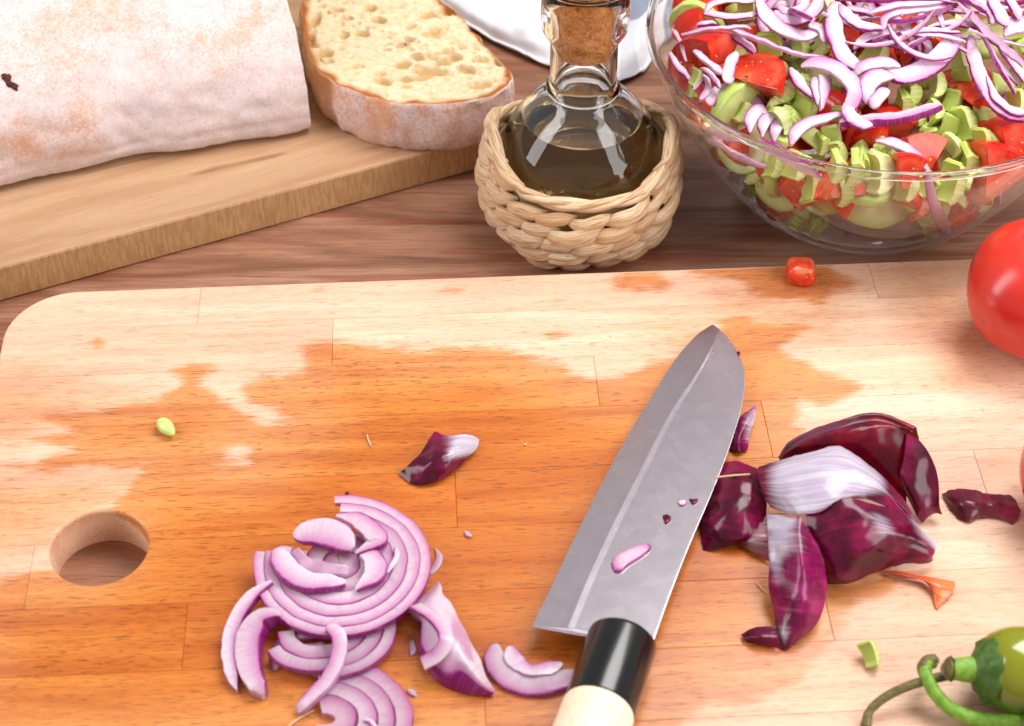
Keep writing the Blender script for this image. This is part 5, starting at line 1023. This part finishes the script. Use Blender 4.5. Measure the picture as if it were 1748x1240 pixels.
A_([(1430, -5), (1480, 60), (1540, 160), (1600, 280), (1680, 420)], [.5, .55, .55, .5, .3], 'longest magenta onion strip running down the right side', [1.4, 1.5, 1.5, 1.4, 1.2], .2, outer=1, tilt=.7, taper=.08)
A_([(1440, 15), (1550, 130), (1650, 220), (1740, 300)], [.3, .5, .5, .4], 'second magenta strip fanning to the right edge', 1.6, .25, outer=-1, tilt=-.5)
A_([(1550, 150), (1610, 200), (1690, 300), (1745, 400)], [.3, .5, .6, .5], 'pink strip between the two magenta ones', 1.5, .2)
A_([(1560, 190), (1620, 290), (1700, 380)], [.3, .4, .3], 'thin lilac strand below the fan of strips', 1.3, .15)
A_([(1485, 165), (1500, 260), (1550, 390), (1630, 490), (1740, 530)], [.5, .95, 1.1, 1.15, 1.1], 'big onion curve at the right edge of the salad', [1.1, 1.2, 1.2, 1.2, 1.2], .25, outer=1, taper=.08)
A_([(1560, 340), (1600, 440), (1680, 500), (1740, 510)], [.4, .5, .55, .5], 'inner rim layer of the big onion curve', [1.3, 1.35, 1.35, 1.35], .2, outer=1)
A_([(915, 5), (1050, 12), (1200, 8), (1440, 25)], [.4, .5, .5, .4], 'long magenta strip along the top of the salad', 1.5, .25, outer=1, tilt=.5)
A_([(930, 45), (1000, 55), (1060, 75)], .4, 'short lilac strip left of the hooked one', 1.3, .2)
A_([(1040, 62), (1160, 30), (1300, 20), (1400, 5)], .5, 'pale strip between the long magenta and hooked ones', 1.5, .2, outer=-1)
A_([(1300, 125), (1400, 110), (1500, 120), (1560, 135)], [.3, .5, .5, .3], 'white strip behind the longest magenta one', 1.3, .2)
A_([(1440, -10), (1500, 30), (1560, 60)], .4, 'dark edged strip at the top right', 1.6, .2, outer=1, tilt=.6)
A_([(1480, -20), (1550, 30), (1590, 70), (1580, 110)], [.6, .9, .9, .6], 'pale onion loop at the top right', 1.4, .2, outer=1)
A_([(1570, -20), (1610, 60), (1650, 115)], [.7, .9, .8], 'broad lilac strip at the top right corner', 1.5, .2, outer=1)
A_([(1640, -20), (1680, 40), (1700, 90)], [.6, .7, .6], 'white strip right of the broad lilac one', 1.5, .2)
A_([(1635, 165), (1680, 125), (1745, 105)], [.5, 1.3, 1.6], 'shiny purple onion petal at the right edge', 1.3, .25, outer=-1)
A_([(910, 560), (1060, 550), (1200, 535), (1300, 505), (1365, 488)], [.7, .9, .9, .8, .3], 'straight onion strip with dark purple side at the front', [1.0, 1.0, 1.05, 1.1, 1.1], .42, outer=1, taper=.06, tilt=.45)
A_([(695, 645), (720, 590), (790, 545), (930, 510)], [.6, .9, .8, .6], 'white onion arc over the front celery', .9, .25, outer=-1)
for k, (x, y) in enumerate(((545, 540), (600, 560), (655, 580))): A_([(x - 30, y + 50), (x - 25, y - 10), (x + 10, y - 50), (x + 45, y - 30)], [.4, .9, .9, .5], ['left', 'middle', 'right'][k] + ' of three stacked onion half moons by the front rim', .4 - .05 * k, .2, outer=-1)
A_([(690, 310), (730, 370), (790, 440)], [.5, .8, .5], 'lilac ribbed onion piece left of the purple petal', .9, .3)
A_([(840, 340), (838, 400), (825, 490)], [1.1, .9, .2], 'pointed vivid purple onion petal at the centre left', 1.0, .2, outer=-1, tilt=.5, taper=.05)
A_([(800, 345), (805, 400), (815, 470)], [.5, .6, .2], 'white side of the pointed onion petal', 1.0, .2, outer=1)
A_([(640, 360), (690, 370), (740, 380)], .3, 'small pink onion bit on the slim tomato wedge', .7, .15, outer=-1)
A_([(1070, 628), (1160, 640), (1240, 690), (1300, 760)], [.5, .7, .75, .6], 'white onion strip bending over the front tomato', [1.0, 1.0, .9, .4], .25, outer=-1)
A_([(1300, 760), (1312, 830), (1330, 900), (1360, 970), (1395, 1040)], [.6, .65, .7, 1.0, .7], 'onion strip hanging down behind the front glass', t=.15, wall=.12)
A_([(270, 585), (350, 630), (450, 690), (580, 740)], [.3, .6, .7, .5], 'onion strip behind the left glass with purple edge', t=.2, wall=.15, outer=1)
A_([(300, 560), (380, 590), (480, 630)], [.6, .9, .5], 'pink onion layer behind the left glass under the rim', t=.15, wall=.15)
A_([(560, 615), (650, 680), (740, 730), (830, 790)], [.5, 1.1, 1.2, .4], 'pink onion wedge behind the front glass left of centre', t=.2, wall=.15, outer=-1)
for k in range(20):      # thin loose shreds in the tangle at the upper right
    p = keep_in(P(frng.uniform(1430, 1760), frng.uniform(-50, 85), 10.0 + frng.uniform(-.3, .7)), .8); a_ = frng.normal(0.2, .7)
    FILL.append((piece('onion', [2, 4, 4][k % 3], p, (frng.normal(0, .3), frng.normal(0, .3), a_ + 3.0 * (k % 2)), (frng.uniform(.7, 1.0),) * 2 + (.8,), 'thin lilac onion shred in the tangle', G_ONI), 'onion'))
for k in range(46):      # loose strips that make up the heap at the back
    r = 8.2 * math.sqrt(frng.uniform(0, 1)); a = frng.uniform(-.35, math.pi + .35); p = keep_in((GX + 2 + r * math.cos(a), GY + 1.5 + r * math.sin(a), 9.1 + frng.uniform(-.4, .9) + 0.10 * max(0, r * math.sin(a))), 1.2)
    FILL.append((piece('onion', int(frng.integers(0, 5)), p, (frng.normal(0, .35), frng.normal(0, .35), frng.uniform(0, 6.28)), frng.uniform(.8, 1.15), 'loose lilac onion strip heaped at the back of the salad', G_ONI), 'onion'))

# a filling piece that neither the photo nor a step to the side would show is dropped; each of the others is named by its neighbour
bpy.context.view_layer.update(); dg_ = bpy.context.evaluated_depsgraph_get(); hits = {}
for off in (np.zeros(3), np.array([-14.0, 0, 0]), np.array([14.0, 0, 2])):
    for px in range(1105, 1790, 6):
        for py in range(-40, 445, 6):
            tgt_ = P(px, py, 6.0); o_ = CAMP + off; d_ = Vector(unit(tgt_ - o_)); o_ = Vector(o_) * S
            for _ in range(7):
                ok, loc_, _n, _i, ob, _m = SC.ray_cast(dg_, o_, d_)
                if not ok: break
                if ob is bowl or ob.name == bowl.name: o_ = loc_ + d_ * 1e-4; continue
                hits[ob.name] = hits.get(ob.name, 0) + 1; break
fset = {o.name for o, _ in FILL}
HERO = [(o, project(np.array(o.location) / S + (0 if o.name.startswith('onion') else 0)), o['label']) for o in bpy.data.objects if o.get('group') in (G_CEL, G_TOM, G_ONI, G_CUC) and o.name not in fset and len(o['label'].split()) <= 9]
used = set(); NOUN = {'celery': 'celery bit', 'tomato': 'tomato bit', 'cucumber': 'cucumber bit', 'onion': 'loose onion strip'}
for o, kind in FILL:
    if hits.get(o.name, 0) < 2: bpy.data.objects.remove(o); continue
    p = project(np.array(o.location) / S)
    for hb, hp, hl in sorted(HERO, key=lambda h: np.linalg.norm(h[1] - p)):
        d = p - hp; way = ('just right of' if d[0] > 0 else 'just left of') if abs(d[0]) > abs(d[1]) else ('just below' if d[1] > 0 else 'just above')
        lab = NOUN[kind] + ' ' + way + ' the ' + hl
        if lab not in used and len(lab.split()) <= 16: used.add(lab); o['label'] = lab; break

# ================================================================== whole tomatoes
def whole_tomato(c, R, label, scars=(), squash=.9, seed=0):
    n, m = 48, 72; V = []
    for i in range(n):
        th = math.pi * (i + .02) / (n - .96)
        for j in range(m):
            p = 2 * math.pi * j / m; lob = 1 + .018 * math.cos(5 * p + seed) * math.sin(th) ** .5; dim = 1 - .10 * math.exp(-(th / .28) ** 2)
            V.append((R * lob * math.sin(th) ** .92 * math.cos(p), R * lob * math.sin(th) ** .92 * math.sin(p), R * squash * math.cos(th) * dim))
    V = np.array(V) ; V = V + np.array(c); sc = np.zeros(len(V))
    for q, r in scars: sc = np.maximum(sc, np.clip(1.3 - np.linalg.norm(V - q, axis=1) / r, 0, 1))
    return obj('tomato', V, grid_faces(n, m, True), TOMATO, None, label, 'tomato', attrs={'scar': sc})
tc = P(1782, 494, BZ + 2.95)
vd = unit(CAMP - tc)
def tom_hit(px, py):
    d = unit(P(px, py, 0) - CAMP); o = CAMP - tc; b = o @ d; disc = b * b - (o @ o - 3.2 ** 2); return CAMP + d * (-b - math.sqrt(max(disc, 0)))
whole_tomato(tc, 3.28, 'whole ripe red tomato standing on the back right of the board', [(tom_hit(1679, 545), .22)], .9, 1.0)
whole_tomato(P(1874, 800, BZ + 2.9), 2.95, 'second red tomato, only a sliver seen at the right edge', (), .95, 2.0)

# ================================================================== chilli peppers
pc = P(1745, 1146, BZ + 1.55); pax = unit(np.array(P(1690, 1150, BZ + 1.5)) - pc); pax[2] = .12; pax = unit(pax)
pep = thing('chilli_pepper', 'shiny yellow green round chilli pepper at the lower right corner', 'pepper', (*pc[:2], BZ))
V, Fc = lathe([(.02, 1.5), (.45, 1.52), (.85, 1.42), (1.25, 1.1), (1.52, .6), (1.6, 0), (1.58, -.7), (1.42, -1.5), (1.15, -2.4), (.8, -3.3), (.4, -4.0), (.02, -4.2)], pc, 56, pax); V = np.asarray(V); k8 = np.arange(len(V)) % 56
prof8 = crom([(.02, 1.35), (.42, 1.42), (.85, 1.38), (1.25, 1.1), (1.5, .6), (1.6, 0), (1.56, -.7), (1.42, -1.5), (1.15, -2.4), (.8, -3.3), (.4, -4.0), (.02, -4.2)], 50)
V, Fc = lathe(prof8, pc, 56, pax); V = V + unit(V - pc) * (fbm(V, .45, 2) * .12)[:, None]
obj('flesh', V, Fc, PEPPER, pep, attrs={'ripe': np.clip((V[:, 2] - pc[2]) * .6 + .25, 0, 1)})
V, Fc = lathe([(.30, 2.35), (.36, 2.1), (.5, 1.85), (.85, 1.62), (1.06, 1.42), (1.2, 1.16), (1.22, 1.12), (1.1, 1.2), (.6, 1.4), (.1, 1.42)], pc, 40, pax); jj = np.arange(len(V)) % 40
wv = np.zeros(len(V)); wv[160:320] = 1; V = V + pax * (wv * .13 * np.sin(jj * 2 * math.pi / 40 * 7))[:, None] + unit(V - pc) * (.03 * wv)[:, None]
obj('calyx', V, Fc, CALYX, pep)
V, Fc = tube(crom(np.array([pc + pax * 1.75, pc + pax * 2.3, pc + pax * 2.75]), 12), np.linspace(.5, .36, 12), 18); obj('stem_base', V, Fc, STEM_G, pep)
sp_ = crom(np.array([pc + pax * 2.7, P(*z4(1010, 1050), BZ + 1.35), P(*z4(930, 1070), BZ + 1.2), P(*z4(850, 1095), BZ + 1.0), P(*z4(770, 1135), BZ + .7), P(*z4(715, 1185), BZ + .4), P(*z4(702, 1240), BZ + .2)]), 50)
V, Fc = tube(sp_, np.r_[np.linspace(.34, .2, 8), np.linspace(.19, .16, 34), np.linspace(.17, .2, 8)], 12); obj('stem', blob(V, .0, 1), Fc, STEM_B, pep)
V, Fc = tube(crom(np.array([pc + pax * 2.62, pc + pax * 2.72, pc + pax * 2.84]), 6), [.3, .46, .3, .42, .4, .2], 14); V = V + (fbm(V, 4, 2) * .06)[:, None]; obj('stem_joint', V, Fc, STEM_B, pep)
p2 = thing('chilli_pepper', 'chilli pepper seen only by its thick curved green stalk, at the bottom right', 'pepper', P(*z4(1250, 1215), BZ))
st2 = crom(np.array([P(*z4(945, 1008), BZ + 1.15), P(*z4(922, 1018), BZ + 1.3), P(*z4(922, 1055), BZ + 1.35), P(*z4(955, 1120), BZ + 1.1), P(*z4(1010, 1175), BZ + .8), P(*z4(1090, 1210), BZ + .6), P(*z4(1180, 1222), BZ + .6), P(*z4(1280, 1220), BZ + .7)]), 60)
V, Fc = tube(st2, np.linspace(.22, .29, 60), 16); obj('stem', V, Fc, STEM_G, p2)
V, Fc = tube(crom(np.array([P(*z4(962, 1002), BZ + 1.05), P(*z4(935, 1002), BZ + 1.2), P(*z4(915, 1022), BZ + 1.3), P(*z4(918, 1040), BZ + 1.32)]), 14), [.1, .16, .22, .27, .28, .27, .27, .27, .27, .27, .27, .27, .26, .24], 12); V = V + (fbm(V, 4, 2) * .04)[:, None]; obj('stem_end', V, Fc, STEM_B, p2)
e8 = np.array(P(*z4(1275, 1220), BZ + .7)); a8 = unit(np.array([1, -.25, .25])); V, Fc = lathe([(.3, -.1), (.5, .2), (.9, .5), (1.3, 1.0), (1.4, 1.8), (1.2, 3.2), (.7, 4.6), (.02, 5.4)], e8 + np.array([0, 0, .0]), 40, a8); obj('flesh', V, Fc, PEPPER, p2, attrs={'ripe': np.full(len(V), .2)})
# small green slice on the left of the board
gc = np.array(P(284, 730, BZ + .28)); n, m = 16, 24; V = []
for i in range(n):
    th = math.pi * (i + .02) / (n - .96)
    for j in range(m):
        p = 2 * math.pi * j / m; x, y, z = math.cos(th), math.sin(th) * math.cos(p), math.sin(th) * math.sin(p); V.append((x * .58 + .1 * y * y, y * .3 * (1 - .35 * x), z * .26 * (1 - .3 * x)))
V = np.array(V); a9 = math.radians(-52); V = V @ np.array([[math.cos(a9), math.sin(a9), 0], [-math.sin(a9), math.cos(a9), 0], [0, 0, 1]]); 
obj('chilli_scrap', V + gc, grid_faces(n, m, True), CELERY, None, 'tiny pale green vegetable scrap on the left of the board', 'vegetable scrap', attrs={'rad': np.clip(.9 - V[:, 1] * 1.2, 0, 1), 'end': np.clip(.3 + V[:, 0] * 1.2, 0, 1), 'rib': np.zeros(len(V))})
